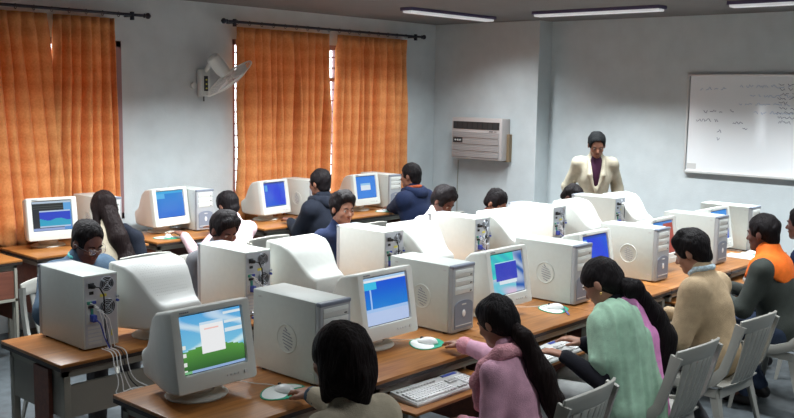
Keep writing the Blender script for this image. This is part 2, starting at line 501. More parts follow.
def person(label, x, y, rot, lean=14, side=0, hz=0.52, head=(10, 0, 0), hands=(None, None), sc=1.0, skin='skin', top=None, trousers=None,
           hair='short', hair_mat='hair', female=False, near=False, shoe='shoe', tuck=0.40, group=None, glasses=False, hood=None, collar=None,
           stand=False, hand_n=((0, 0, -1), (0, 0, -1)), neckpush=0.0, bulk=0.0, sleeve=0.02, seed=1, z=0.0, legs=True, elbow_out=0.3, sleeve_mat=None, cuff=None, openfront=False):
    root = empty('person', (x, y, z), rot, label, 'person', group)
    inv = Matrix.Translation((x, y, z)) @ Matrix.Rotation(rot, 4, 'Z'); inv = inv.inverted()
    loc = lambda p: np.array(inv @ Vector(p))
    la, sa = math.radians(lean), math.radians(side)
    up = np.array((math.sin(sa), math.sin(la), math.cos(la) * math.cos(sa))); up /= np.linalg.norm(up)
    P = np.array((0, 0, hz))
    rt = np.array((math.cos(sa), 0, -math.sin(sa)))
    fw = np.cross(up, rt)
    R = np.stack([rt, fw, up], 1)
    T = lambda a, b, c: P + (rt * a + fw * b + up * c) * sc
    NB = T(0, -0.01, 0.475)
    sw = (0.128 if female else 0.152) * sc
    SHD = 0.060 if stand else 0.085
    if stand: sw *= 1.04
    SH = [NB - up * SHD * sc - rt * sw, NB - up * SHD * sc + rt * sw]
    hp, hy, hr = (math.radians(v) for v in head)
    Rh = rot3(hp, hy, hr)
    nd = Rh[:, 2] * 0.55 + up * 0.45; nd /= np.linalg.norm(nd)
    HC = NB + nd * 0.135 * sc + Rh[:, 1] * (0.025 + neckpush) * sc
    H = lambda a, b, c: HC + Rh @ (np.array((a, b, c)) * sc)
    coarse = 0.014 if near else 0.018
    fine = 0.0055 if near else 0.0075
    cc = 0.011 if near else 0.015
    g = 0.90 if female else 1.0
    # ---- limbs
    arms = []
    for i, sgn in ((0, -1), (1, 1)):
        tgt = hands[i]
        if tgt is None:
            tgt = P + np.array((sgn * 0.14, 0.30, 0.09)) * sc if not stand else P + np.array((sgn * 0.25, 0.02, -0.05)) * sc
        else: tgt = loc(tgt)
        el, wr = ik(SH[i], tgt, 0.275 * sc, 0.245 * sc, (sgn * elbow_out, -0.45 if not stand else -0.8, -0.8 if not stand else -0.1))
        arms.append((SH[i], el, wr))
    knees, ankles, hips = [], [], []
    for sgn in (-1, 1):
        h = P + np.array((sgn * 0.09, 0.0, -0.01)) * sc
        if stand:
            kn = np.array((sgn * 0.10, 0.02, 0.48 * sc)); an = np.array((sgn * 0.11, 0.0, 0.085))
        else:
            kn = np.array((sgn * 0.11, 0.415 * sc, 0.50 * sc)); an = np.array((sgn * 0.11, tuck, 0.085))
        hips.append(h); knees.append(kn); ankles.append(an)
    # ---- body: one continuous surface
    b = Solid()
    b.ell(P, np.array((0.15, 0.105, 0.11)) * sc, k=0.04)
    b.rc(T(0, 0, 0.05), T(0, 0, 0.25), 0.105 * sc * g, 0.11 * sc * g, 0.05)
    b.ell(T(0, 0, 0.30), np.array((0.135 * g, 0.088, 0.15)) * sc, R, 0.05)
    b.rc(SH[0], SH[1], 0.045 * sc, 0.045 * sc, 0.05)
    b.rc(NB - up * 0.05 * sc, HC - Rh[:, 1] * 0.018 * sc - Rh[:, 2] * 0.03 * sc, 0.056 * sc * g, 0.048 * sc * g, 0.03)
    for i, sgn in ((0, -1), (1, 1)):
        a, e, w = arms[i]
        b.rc(a, e, 0.043 * sc * g, 0.035 * sc * g, 0.03)
        b.rc(e, w, 0.034 * sc * g, 0.024 * sc * g, 0.015)
        hd = w - e; hd = hd / np.linalg.norm(hd)
        if not stand: hd = hd * np.array((1, 1, 0.35)) + np.array((0, 0.15, 0))
        hand(b, w, hd, hand_n[i], sgn, sc * (0.93 if female else 1.0))
        b.rc(hips[i], knees[i], 0.072 * sc, 0.050 * sc, 0.03)
        b.rc(knees[i], ankles[i], 0.050 * sc, 0.034 * sc, 0.02)
        b.rc(ankles[i], ankles[i] + np.array((0, 0.14, -0.035)), 0.036, 0.028, 0.02)
    # head
    b.ell(H(0, -0.012, 0.030), np.array((0.074, 0.094, 0.088)) * sc, Rh, 0.02)
    b.ell(H(0, 0.030, -0.030), np.array((0.058, 0.060, 0.082)) * sc, Rh, 0.03)
    b.rc(H(-0.030, 0.030, -0.068), H(0.0, 0.066, -0.086), 0.022 * sc, 0.020 * sc, 0.02)
    b.rc(H(0.030, 0.030, -0.068), H(0.0, 0.066, -0.086), 0.022 * sc, 0.020 * sc, 0.02)
    b.rc(H(-0.030, 0.074, 0.018), H(0.030, 0.074, 0.018), 0.012 * sc, 0.012 * sc, 0.012)   # brow
    for sgn in (-1, 1):
        b.ell(H(sgn * 0.030, 0.094, 0.001), np.array((0.017, 0.013, 0.012)) * sc, Rh, 0.010, '-')
        b.ell(H(sgn * 0.040, 0.064, -0.026), np.array((0.018, 0.018, 0.018)) * sc, Rh, 0.015)
        b.ell(H(sgn * 0.076, -0.006, -0.008), np.array((0.009, 0.018, 0.030)) * sc, Rh, 0.006)
    b.rc(H(0, 0.082, 0.006), H(0, 0.104, -0.028), 0.0075 * sc, 0.012 * sc, 0.008)      # nose
    b.rc(H(-0.011, 0.090, -0.033), H(0.011, 0.090, -0.033), 0.008 * sc, 0.008 * sc, 0.006)
    b.rc(H(-0.014, 0.082, -0.056), H(0.014, 0.082, -0.056), 0.0085 * sc, 0.0085 * sc, 0.006)
    b.fine.append((HC - 0.13 * sc, HC + 0.13 * sc))
    body = solid_obj(b, 'body', M[skin], root, coarse, fine)
    # face
    for sgn in (-1, 1):
        bm = bmesh.new()
        Mx = Matrix.Translation(Vector(H(sgn * 0.030, 0.0765, 0.0)))
        bmesh.ops.create_uvsphere(bm, u_segments=12, v_segments=8, radius=0.0102 * sc, matrix=Mx)
        for f in bm.faces: f.material_index = 0
        n0 = len(bm.faces)
        Mx = Matrix.Translation(Vector(H(sgn * 0.030, 0.0812, -0.001)))
        bmesh.ops.create_uvsphere(bm, u_segments=10, v_segments=6, radius=0.0066 * sc, matrix=Mx)
        for f in list(bm.faces)[n0:]: f.material_index = 1
        obj('eye', bm, [M['eye'], M['iris']], root, True)
        bm = bmesh.new()
        tube(bm, [H(sgn * 0.012, 0.091, 0.018), H(sgn * 0.028, 0.089, 0.024), H(sgn * 0.046, 0.076, 0.019)], [0.0035, 0.004, 0.002], 6)
        obj('eyebrow', bm, M['hair'], root, True)
    bm = bmesh.new()
    tube(bm, [H(-0.024, 0.080, -0.056), H(-0.01, 0.0905, -0.0545), H(0, 0.0915, -0.056), H(0.01, 0.0905, -0.0545), H(0.024, 0.080, -0.056)], [0.002, 0.0055, 0.0055, 0.0055, 0.002], 6)
    obj('lips', bm, M['lips'], root, True)
    # ---- hair
    h = Solid()
    A = lambda a, b_, c: H(a, b_, c)
    if hair in ('short', 'thick', 'cropped'):
        t = {'short': 0.009, 'thick': 0.013, 'cropped': 0.004}[hair]
        h.ell(A(0, -0.014, 0.034), (np.array((0.077, 0.096, 0.090)) + t) * sc, Rh, 0.01)
        if hair == 'thick':
            h.rc(A(-0.045, 0.045, 0.088), A(0.045, 0.052, 0.092), 0.026 * sc, 0.022 * sc, 0.03)
            h.rc(A(-0.03, 0.0, 0.115), A(0.04, 0.01, 0.112), 0.03 * sc, 0.028 * sc, 0.03)
        h.ell(A(0, -0.055, -0.045), (np.array((0.052, 0.040, 0.040)) + t * 0.5) * sc, Rh, 0.03)
        h.ell(A(0, 0.098, 0.006 if hair == 'short' else -0.008), np.array((0.080, 0.062, 0.078)) * sc, Rh, 0.012, '-')
        h.ell(A(0, 0.055, -0.085), np.array((0.12, 0.070, 0.075)) * sc, Rh, 0.012, '-')
        for sgn in (-1, 1): h.ell(A(sgn * 0.086, 0.000, -0.018), np.array((0.022, 0.026, 0.036)) * sc, Rh, 0.008, '-')
    elif hair == 'bob':
        h.ell(A(0, -0.012, 0.034), np.array((0.092, 0.110, 0.100)) * sc, Rh, 0.01)
        h.ell(A(0, -0.035, -0.040), np.array((0.097, 0.090, 0.095)) * sc, Rh, 0.03)
        h.rc(A(-0.070, 0.0, -0.03), A(-0.058, 0.022, -0.118), 0.032 * sc, 0.018 * sc, 0.03)
        h.rc(A(0.070, 0.0, -0.03), A(0.058, 0.022, -0.118), 0.032 * sc, 0.018 * sc, 0.03)
        h.rc(A(0, -0.07, -0.05), A(0, -0.068, -0.125), 0.055 * sc, 0.04 * sc, 0.03)
        h.ell(A(0, 0.095, -0.030), np.array((0.060, 0.075, 0.088)) * sc, Rh, 0.014, '-')
    elif hair in ('ponytail', 'long'):
        h.ell(A(0, -0.014, 0.034), np.array((0.085, 0.104, 0.097)) * sc, Rh, 0.01)
        h.ell(A(0, -0.050, -0.020), np.array((0.070, 0.062, 0.072)) * sc, Rh, 0.03)
        if hair == 'long':
            h.rc(A(-0.060, -0.01, -0.0), A(-0.075, -0.03, -0.12), 0.035 * sc, 0.03 * sc, 0.03)
            h.rc(A(0.060, -0.01, -0.0), A(0.075, -0.03, -0.12), 0.035 * sc, 0.03 * sc, 0.03)
        h.ell(A(0, 0.098, -0.022), np.array((0.066, 0.068, 0.084)) * sc, Rh, 0.012, '-')
        h.ell(A(0, 0.050, -0.095), np.array((0.11, 0.070, 0.070)) * sc, Rh, 0.012, '-')
    if hair != 'cropped':
        h.post.append(wrinkles(0.0050, seed, 50.0, 30.0)); h.post.append(wrinkles(0.0022, seed + 1, 130.0, 70.0))
    ho = solid_obj(h, 'hair', M[hair_mat], root, 0.0075 if near else 0.009, 0.0075)
    # ---- top
    if top is not None:
        t = Solid()
        inf = 0.014 + bulk
        t.ell(P + np.array((0, -0.005, 0.0)), np.array((0.158, 0.118, 0.105)) * sc + inf * 0.6, k=0.05)
        t.rc(T(0, 0, 0.05), T(0, 0, 0.25), 0.112 * sc * g + inf, 0.115 * sc * g + inf, 0.06)
        t.ell(T(0, 0, 0.30), np.array((0.142 * g, 0.092, 0.155)) * sc + inf, R, 0.05)
        t.rc(SH[0], SH[1], 0.048 * sc + inf, 0.048 * sc + inf, 0.05)
        t.rc(NB - up * 0.05 * sc, NB + nd * 0.020 * sc, 0.075 * sc * g + inf * 0.5, 0.058 * sc * g + inf * 0.4, 0.03)
        if female: t.ell(T(0, 0.075, 0.27), np.array((0.12, 0.05, 0.07)) * sc, R, 0.04)
        for i, sgn in ((0, -1), (1, 1)):
            a, e, w = arms[i]
            wd = (w - e) / np.linalg.norm(w - e)
            t.rc(a, e, (0.040 if stand else 0.050) * sc * g + inf, 0.043 * sc * g + inf * 0.9, 0.035)
            t.rc(e, w - wd * 0.012, 0.043 * sc * g + inf * 0.9, 0.030 * sc * g + sleeve * 0.5, 0.02)
        if openfront:
            t.post.append(wrinkles(0.002, seed + 4, 50, 40))
            t.ell(T(0, 0.155, 0.36), np.array((0.050, 0.09, 0.17)) * sc, R, 0.01, '-')
        t.post.append(wrinkles(0.0035, seed + 3)); t.post.append(wrinkles(0.0030, seed + 31, 34.0, 26.0))
        solid_obj(t, 'jacket' if (bulk > 0.004 or openfront) else 'shirt', top, root, cc)
    if hood is not None:
        t = Solid()
        pts = [T(-0.085, 0.05, 0.475), T(-0.10, -0.02, 0.475), T(-0.05, -0.085, 0.455), T(0.05, -0.085, 0.455), T(0.10, -0.02, 0.475), T(0.085, 0.05, 0.475)]
        for q in range(5): t.rc(pts[q], pts[q + 1], 0.034 * sc, 0.034 * sc, 0.03)
        t.rc(T(-0.03, -0.095, 0.43), T(0.03, -0.095, 0.43), 0.05, 0.05, 0.04)
        t.post.append(wrinkles(0.005, seed + 9, 30, 20))
        solid_obj(t, 'hood', hood, root, cc)
    if collar is not None:
        t = Solid()
        r_ = 0.066 * sc * g
        pts = [NB + nd * 0.02 * sc + (rt * math.sin(a) * r_ * 1.0 + fw * math.cos(a) * r_ * 0.95) + up * (0.012 if abs(a) > 1.2 else -0.012 * (1.2 - abs(a))) for a in np.linspace(-2.9, 2.9, 13)]
        for q in range(12): t.rc(pts[q], pts[q + 1], 0.015, 0.015, 0.012)
        t.rc(pts[0], NB + nd * 0.02 - fw * r_ * 0.95 + up * 0.012, 0.015, 0.015, 0.012)
        t.rc(pts[12], NB + nd * 0.02 - fw * r_ * 0.95 + up * 0.012, 0.015, 0.015, 0.012)
        solid_obj(t, 'collar', collar, root, 0.008)
    if cuff is not None:
        for i in (0, 1):
            a, e, w = arms[i]; wd = (w - e) / np.linalg.norm(w - e)
            t = Solid(); t.rc(w - wd * 0.045, w - wd * 0.008, 0.040, 0.040, 0.01); t.post.append(wrinkles(0.003, seed + 5, 90, 90))
            solid_obj(t, 'cuff', cuff, root, 0.007)
    # ---- legs
    if trousers is not None:
        t = Solid()
        t.ell(P + np.array((0, 0, -0.005)), np.array((0.152, 0.118, 0.10)) * sc + 0.008, k=0.04)
        for i in (0, 1):
            t.rc(hips[i], knees[i], 0.082 * sc, 0.063 * sc, 0.03)
            t.rc(knees[i], ankles[i] + np.array((0, 0, 0.01)), 0.062 * sc, 0.052 * sc, 0.02)
        t.post.append(wrinkles(0.004, seed + 6))
        solid_obj(t, 'trousers', trousers, root, 0.014 if near else 0.018)
        for i in (0, 1):
            a = ankles[i]
            t = Solid()
            t.rc(a + np.array((0, -0.03, -0.035)), a + np.array((0, 0.14, -0.048)), 0.043, 0.033, 0.03)
            t.rc(a + np.array((0, 0, 0.0)), a + np.array((0, 0.02, -0.03)), 0.042, 0.042, 0.02)
            base = -a[2] + 0.002
            t.post.append(lambda F, X, Y, Z: np.maximum(F, (0.004 - Z) + 0 * F).astype(np.float32))
            so = solid_obj(t, 'shoe', M[shoe], root, 0.012)
    if glasses:
        bm = bmesh.new()
        for sgn in (-1, 1):
            pts = [H(sgn * 0.031 + 0.023 * math.cos(a), 0.104, -0.001 + 0.017 * math.sin(a)) for a in np.linspace(0, 2 * PI, 17)]
            tube(bm, pts, 0.0016, 5)
            tube(bm, [H(sgn * 0.054, 0.102, 0.004), H(sgn * 0.078, 0.06, 0.004), H(sgn * 0.083, -0.01, 0.0)], 0.0015, 5)
        tube(bm, [H(-0.009, 0.105, 0.003), H(0.009, 0.105, 0.003)], 0.0015, 5)
        go = obj('spectacles', bm, M['silver'], root, True)
        for sgn in (-1, 1):
            bm = bmesh.new()
            vs = [bm.verts.new(H(sgn * 0.031 + 0.0225 * math.cos(a), 0.1035, -0.001 + 0.0165 * math.sin(a))) for a in np.linspace(0, 2 * PI, 17)[:-1]]
            bm.faces.new(vs)
            obj('lens', bm, M['lens'], go)
    return dict(root=root, T=T, H=H, NB=NB, SH=SH, arms=arms, P=P, R=R, Rh=Rh, up=up, rt=rt, fw=fw, coarse=cc, loc=loc, sc=sc, seed=seed, ankles=ankles)

# ------------------------------------------------------------------ the room
XW, XB, YL, YJ, ZC = 8.70, 8.95, 7.30, 5.82, 2.79      # AC wall, board wall, curtain wall, jog, ceiling
X0, Y0 = -2.6, -1.6
W1 = (1.9, 4.46, 0.84, 2.39)
W2 = (5.665, 7.98, 0.84, 2.47)
bm = bmesh.new(); box(bm, X0 - .2, XB + .2, Y0 - .2, YL + .2, -0.12, 0.0); struct('floor', bm, M['floor'])
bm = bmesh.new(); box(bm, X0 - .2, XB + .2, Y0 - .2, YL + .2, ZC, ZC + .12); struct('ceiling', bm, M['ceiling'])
bm = bmesh.new()
W3 = (-1.85, -0.98, 1.02, 1.88)     # its reflection is the bright patch on the whiteboard
xs = [X0 - .2, W3[0], W3[1], W1[0], W1[1], W2[0], W2[1], XB + .2]
for a, b_ in ((0, 1), (2, 3), (4, 5), (6, 7)): box(bm, xs[a], xs[b_], YL, YL + .2, 0, ZC)
for w in (W1, W2, W3):
    box(bm, w[0], w[1], YL, YL + .2, 0, w[2]); box(bm, w[0], w[1], YL, YL + .2, w[3], ZC)
struct('wall_left', bm, M['wall'])
bm = bmesh.new(); box(bm, XW, XB + .2, YJ, YL, 0, ZC, 0.004); struct('wall_column', bm, M['wall'])
bm = bmesh.new(); box(bm, XB, XB + .2, Y0, YJ, 0, ZC); struct('wall_far', bm, M['wall'])
bm = bmesh.new(); box(bm, X0 - .2, XB + .2, Y0 - .2, Y0, 0, ZC); struct('wall_right', bm, M['wall'])
bm = bmesh.new()
box(bm, X0 - .2, X0, Y0, YL, 0, ZC)
struct('wall_back', bm, M['wall'])
for nm, (x0, x1, z0, z1) in (('window_1', W1), ('window_2', W2)):
    root = tag(empty(nm, ((x0 + x1) / 2, YL + .1, z0)), kind='structure')
    cx = (x0 + x1) / 2
    bm = bmesh.new(); hw = (x1 - x0) / 2; hh = z1 - z0
    for a, wd in ((-hw, .025), (hw - .05, .05)): box(bm, a, a + wd, -.101, .04, 0, hh)
    box(bm, -hw, hw, -.101, .04, 0, .05); box(bm, -hw, hw, -.101, .04, hh - .05, hh)
    box(bm, -.02 + (0.30 if nm == 'window_2' else 0), .02 + (0.30 if nm == 'window_2' else 0), -.02, .02, 0, hh)
    box(bm, -hw, hw, -.03, .03, 2.09 - z0, 2.13 - z0)
    obj('window_frame', bm, M['winframe'], root)
    bm = bmesh.new(); zz = .12
    while zz < hh - .06:
        box(bm, -hw, hw, -.065, -.053, zz, zz + .012); zz += .115
    obj('grille', bm, M['grill'], root)
    bm = bmesh.new(); box(bm, -hw + .04, hw - .04, .0, .006, .04, hh - .04); obj('pane', bm, M['glass'], root)
root = tag(empty('window_3', ((W3[0] + W3[1]) / 2, YL + .1, W3[2])), kind='structure')
bm = bmesh.new(); hw = (W3[1] - W3[0]) / 2; hh = W3[3] - W3[2]
for a in (-hw, hw - .04): box(bm, a, a + .04, -.05, .05, 0, hh)
for a in (0, hh - .04): box(bm, -hw, hw, -.05, .05, a, a + .04)
obj('window_frame', bm, M['winframe'], root)
bm = bmesh.new(); box(bm, -hw + .04, hw - .04, -.003, .003, .04, hh - .04); obj('pane', bm, M['glass'], root)

# ------------------------------------------------------------------ ceiling lamps
for i, (x, y, alongx, watts, spread) in enumerate(LAMPS):
    lab = {0: 'ceiling tube lamp nearest the curtained wall, running along it', 1: 'ceiling tube lamp above the standing teacher, in front of far wall', 2: 'ceiling tube lamp in front of the whiteboard, at the top right'}.get(i)
    root = empty('ceiling_lamp', (x, y, ZC), 0 if alongx else PI / 2, lab or 'unseen ceiling tube lamp placed to light the room', 'ceiling lamp', 'ceiling tube lamps' if lab else 'unseen ceiling tube lamps')
    bm = bmesh.new(); hl = .67
    box(bm, -hl, hl, -.075, -.065, -.030, 0); box(bm, -hl, hl, .065, .075, -.030, 0)
    box(bm, -hl, -hl + .01, -.065, .065, -.030, 0); box(bm, hl - .01, hl, -.065, .065, -.030, 0); box(bm, -hl, hl, -.075, .075, -.004, 0)
    obj('housing', bm, M['lamp_body'], root)
    bm = bmesh.new(); box(bm, -hl + .012, hl - .012, -.055, .055, -.050, -.010, .006); obj('diffuser', bm, M['louvre'], root)
    ld = bpy.data.lights.new('tube_light', 'AREA'); ld.shape = 'RECTANGLE'; ld.size = 1.25; ld.size_y = .12
    ld.energy = watts; ld.color = (0.93, 0.98, 1.0); ld.spread = math.radians(spread)
    lo = bpy.data.objects.new('tube_light', ld); COL.objects.link(lo); lo.parent = root; lo.location = (0, 0, -.058)

# ------------------------------------------------------------------ curtains and rods
def curtain(x0, x1, xb0, xb1, z0, z1, n, label, ph=0.0, y=7.20, seed=1):
    rr = random.Random(seed)
    nx, nz = n * 14, 26
    ws = [0.55 + 0.9 * rr.random() for _ in range(n)]; tot = sum(ws); cum = [0]
    for w in ws: cum.append(cum[-1] + w / tot)
    amp = [0.40 + 0.8 * rr.random() for _ in range(n)]
    bm = bmesh.new(); g = []
    for j in range(nz + 1):
        v = j / nz; z = z1 + (z0 - z1) * v; row = []
        for i in range(nx + 1):
            u = i / nx; k = min(int(u * n), n - 1); f = u * n - k
            uu = cum[k] + (cum[k + 1] - cum[k]) * f
            x = (x0 + (x1 - x0) * uu) * (1 - v) + (xb0 + (xb1 - xb0) * uu) * v
            pin = abs(math.sin(PI * f))
            a = amp[k] * (0.060 + 0.060 * min(1, v * 2.5))
            yy = y - a * (pin ** (0.5 + 0.8 * max(0, 1 - v * 4)) - 0.5) + 0.006 * math.sin(z * 7 + k * 2 + ph) + 0.010 * math.sin(u * 40 + z * 3)
            x += 0.010 * math.sin(z * 4 + k * 1.7 + ph) * v
            if v < 0.06: yy = y - 0.035 * pin + .02
            row.append(bm.verts.new((x, yy, z)))
        g.append(row)
    for j in range(nz):
        for i in range(nx): bm.faces.new((g[j][i], g[j][i + 1], g[j + 1][i + 1], g[j + 1][i]))
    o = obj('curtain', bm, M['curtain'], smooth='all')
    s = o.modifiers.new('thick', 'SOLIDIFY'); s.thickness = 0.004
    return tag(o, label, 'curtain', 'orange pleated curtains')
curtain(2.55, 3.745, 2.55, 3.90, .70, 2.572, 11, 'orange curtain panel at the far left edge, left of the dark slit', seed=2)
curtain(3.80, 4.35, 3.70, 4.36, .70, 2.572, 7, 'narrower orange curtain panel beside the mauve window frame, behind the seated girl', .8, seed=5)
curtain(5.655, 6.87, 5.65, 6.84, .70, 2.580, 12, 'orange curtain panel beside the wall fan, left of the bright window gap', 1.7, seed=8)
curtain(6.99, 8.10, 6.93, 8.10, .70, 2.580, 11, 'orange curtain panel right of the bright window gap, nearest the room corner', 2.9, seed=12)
def rod(x0, x1, z, label, bx):
    root = empty('curtain_rod', ((x0 + x1) / 2, 7.18, z), 0, label, 'curtain rod', 'dark curtain rods')
    h = (x1 - x0) / 2
    bm = bmesh.new(); tube(bm, [(-h, 0, 0), (h, 0, 0)], .013, 10); obj('pole', bm, M['rod'], root, True)
    for sx in (-1, 1):
        bm = bmesh.new(); lathe(bm, [(.012, -.01), (.02, 0), (.013, .012), (.026, .03), (.026, .045), (.008, .065), (.001, .068)], 14, Matrix.Translation((sx * h, 0, 0)) @ Matrix.Rotation(sx * PI / 2, 4, 'Y'))
        obj('finial', bm, M['rod'], root, True)
    for b in bx:
        bm = bmesh.new(); tube(bm, [(b - (x0 + x1) / 2, .12, -.01), (b - (x0 + x1) / 2, 0, -.01)], .008, 8)
        box(bm, b - (x0 + x1) / 2 - .012, b - (x0 + x1) / 2 + .012, -.015, .015, -.045, .025); obj('bracket', bm, M['rod'], root)
    x = x0 + .12
    while x < x1 - .1:
        bm = bmesh.new(); pts = [(x - (x0 + x1) / 2, .018 * math.cos(a), -.006 + .021 * math.sin(a)) for a in [2 * PI * k / 10 for k in range(11)]]
        tube(bm, pts, .003, 5); obj('ring', bm, M['rod'], root, True); x += .15
rod(2.3, 4.62, 2.613, 'dark metal curtain rod over the left window', (4.50, 2.4))
rod(5.51, 8.31, 2.625, 'longer dark metal curtain rod over the window by the corner', (5.60, 8.2))

# ------------------------------------------------------------------ wall fan
root = empty('wall_fan', (5.30, YL - .001, 1.95), 0, 'white oscillating wall fan with round wire guard beside the orange curtain', 'fan')
bm = bmesh.new(); box(bm, -.055, .055, -.07, 0, -.03, .22, .012); obj('wall_box', bm, M['fan'], root, True)
bm = bmesh.new(); box(bm, -.022, .022, -.074, -.068, .02, .16, .002); obj('control_panel', bm, M['dark'], root)
bm = bmesh.new()
for k in range(3): tube(bm, [(0, -.072, .045 + k * .04), (0, -.084, .045 + k * .04)], .007, 8)
obj('knob', bm, M['yellow'], root, True)
bm = bmesh.new(); tube(bm, [(0, -.035, -.028), (0, -.035, -.075)], .006, 6); obj('pull_cord', bm, M['dark'], root)
hub = Vector((.115, -.27, .14)); axis = Vector((.60, -.22, -.77)).normalized()
back = hub - axis * .22
bm = bmesh.new(); tube(bm, [(0, -.05, .20), (.01, -.14, .28), back + axis * .03], .02, 10); obj('arm', bm, M['fan'], root, True)
Q = axis.to_track_quat('Z', 'Y').to_matrix().to_4x4()
bm = bmesh.new(); lathe(bm, [(.0, -.26), (.045, -.26), (.064, -.24), (.066, -.10), (.055, -.055), (.02, -.05)], 20, Matrix.Translation(hub) @ Q); obj('motor', bm, M['fan'], root, True)
gd = empty('guard', hub); gd.parent = root; gd.rotation_euler = Q.to_euler()
bm = bmesh.new()
def prof(r, front): return (0.055 if front else -0.045) * (1 - (r / .255) ** 2.4)
for front in (True, False):
    for k in range(30):
        a = 2 * PI * k / 30; tube(bm, [(r * math.cos(a), r * math.sin(a), prof(r, front)) for r in (.045, .11, .17, .215, .243, .255)], .0012, 4, caps=False)
    for r in (.08, .15): tube(bm, [(r * math.cos(a), r * math.sin(a), prof(r, front)) for a in [2 * PI * k / 36 for k in range(37)]], .002, 4, caps=False)
obj('guard_wires', bm, M['wire'], gd, 'all')
bm = bmesh.new(); tube(bm, [(.256 * math.cos(a), .256 * math.sin(a), 0) for a in [2 * PI * k / 48 for k in range(49)]], .007, 8, caps=False); obj('guard_rim', bm, M['fan'], gd, 'all')
bm = bmesh.new(); lathe(bm, [(.0, .062), (.045, .060), (.047, .05), (.0, .05)], 20); obj('guard_cap', bm, M['fan'], gd, True)
for q in range(3):
    bm = bmesh.new(); g = []
    for i in range(7):
        r = .035 + .165 * i / 6; wdt = .25 + .75 * math.sin(PI * min(1, .25 + .6 * i / 6)); row = []
        for j in range(6):
            a = q * 2 * PI / 3 + (j / 5 - .5) * 1.05 * wdt; row.append(bm.verts.new((r * math.cos(a), r * math.sin(a), (j / 5 - .5) * .045)))
        g.append(row)
    for i in range(6):
        for j in range(5): bm.faces.new((g[i][j], g[i][j + 1], g[i + 1][j + 1], g[i + 1][j]))
    o = obj('blade', bm, M['white'], gd, 'all'); o.modifiers.new('t', 'SOLIDIFY').thickness = .002
bm = bmesh.new(); tube(bm, [(5.20, YL - .004, 2.02), (5.20, YL - .03, 2.02)], .03, 14); tag(obj('wall_socket', bm, M['fan'], smooth=True), 'small round grey wall fitting just left of the wall fan', 'wall fitting')

# ------------------------------------------------------------------ air conditioner
root = empty('air_conditioner', (XW, 6.53, 1.235), 0, 'grey box window air conditioner set in the far wall by the corner', 'air conditioner')
bm = bmesh.new(); box(bm, -.16, -.001, -.36, .36, 0, .475, .012); obj('case', bm, M['ac'], root, True)
bm = bmesh.new(); box(bm, -.166, -.158, -.325, .335, .345, .43, .003); obj('air_outlet', bm, M['dark'], root)
for k in range(9):
    bm = bmesh.new(); box(bm, -.169, -.163, -.31 + k * .072, -.304 + k * .072, .35, .425); obj('vane', bm, M['black'], root)
bm = bmesh.new()
for k in range(4): box(bm, -.168, -.158, -.325, .335, .025 + k * .074, .090 + k * .074, .002)
obj('intake_grille', bm, M['ac_grill'], root)
bm = bmesh.new()
for k in range(16): box(bm, -.1705, -.167, -.32, .33, .03 + k * .0185, .033 + k * .0185)
obj('louvre_slats', bm, M['ac'], root)
bm = bmesh.new(); box(bm, -.171, -.166, .19, .33, .185, .245, .002); obj('control_panel', bm, M['dark'], root)
for k in range(3):
    bm = bmesh.new(); tube(bm, [(-.17, .22 + k * .035, .215), (-.18, .22 + k * .035, .215)], .010, 10); obj('knob', bm, M['light_grey'], root, True)
bm = bmesh.new(); box(bm, -.171, -.166, -.24, -.19, .322, .330); box(bm, -.171, -.166, -.29, -.26, .323, .329); obj('maker_mark', bm, M['dark'], root)
bm = bmesh.new(); box(bm, -.06, -.0, -.39, .36, -.012, .30, .004); obj('wood_surround', bm, M['ac_wood'], root)
bm = bmesh.new(); tube(bm, [(XW - .012, 6.90, 1.20), (XW - .012, 6.905, .9), (XW - .012, 6.90, .3), (XW - .012, 6.9, .05)], .006, 6)
tag(obj('wall_cable', bm, M['frame'], smooth=True), 'thin grey cable running down the wall below the air conditioner', 'cable')

# ------------------------------------------------------------------ whiteboard
root = empty('whiteboard', (XB, 2.55, 1.245), 0, 'wide wall whiteboard with faint handwriting at the right of the far wall', 'whiteboard')
bm = bmesh.new(); box(bm, -.035, -.02, -1.6, 1.6, 0.01, .955); obj('writing_surface', bm, M['board'], root)
bm = bmesh.new()
box(bm, -.045, -.015, -1.625, 1.625, -.012, .014, .004); box(bm, -.045, -.015, -1.625, 1.625, .95, .97, .004)
box(bm, -.045, -.015, -1.63, -1.61, -.005, .97, .004); box(bm, -.045, -.015, 1.61, 1.63, -.005, .97, .004)
obj('board_frame', bm, M['board_frame'], root, True)
for k in range(2):
    bm = bmesh.new(); box(bm, -.02, 0, -1.2 + 2.4 * k, -1.1 + 2.4 * k, .02, .95); obj('wall_bracket', bm, M['frame'], root)
bm = bmesh.new(); box(bm, -.037, -.034, 1.50, 1.595, .03, .085); obj('maker_label', bm, M['light_grey'], root)
def scribble(bm, y, z, L, amp, seed, r=.0022):
    rr = random.Random(seed); p = []; t = 0
    while t < L:
        if rr.random() < .16 and len(p) > 3:
            tube(bm, p, r, 4, caps=False); p = []; t += .022
        p.append((-.0362, y - t, z + amp * (rr.random() - .35) * (1.5 if rr.random() < .2 else 1))); t += .006 + .006 * rr.random()
    if len(p) > 2: tube(bm, p, r, 4, caps=False)
bm = bmesh.new()
for y, z, L, s in ((1.45, .60, .22, 1), (1.18, .605, .06, 2), (1.52, .515, .26, 3), (1.15, .50, .14, 4), (1.05, .44, .06, 6), (1.30, .41, .04, 7), (1.30, .33, .05, 8)): scribble(bm, y, z, L, .028, s)
obj('handwriting', bm, M['ink'], root)
bm = bmesh.new()
for k in range(9): scribble(bm, .735 - .01 * (k % 3), .87 - k * .044, [.30, .22, .14, .33, .08, .16, .28, .30, .12][k], .024, 20 + k, .002)
obj('handwriting_column', bm, M['ink'], root)
bm = bmesh.new()
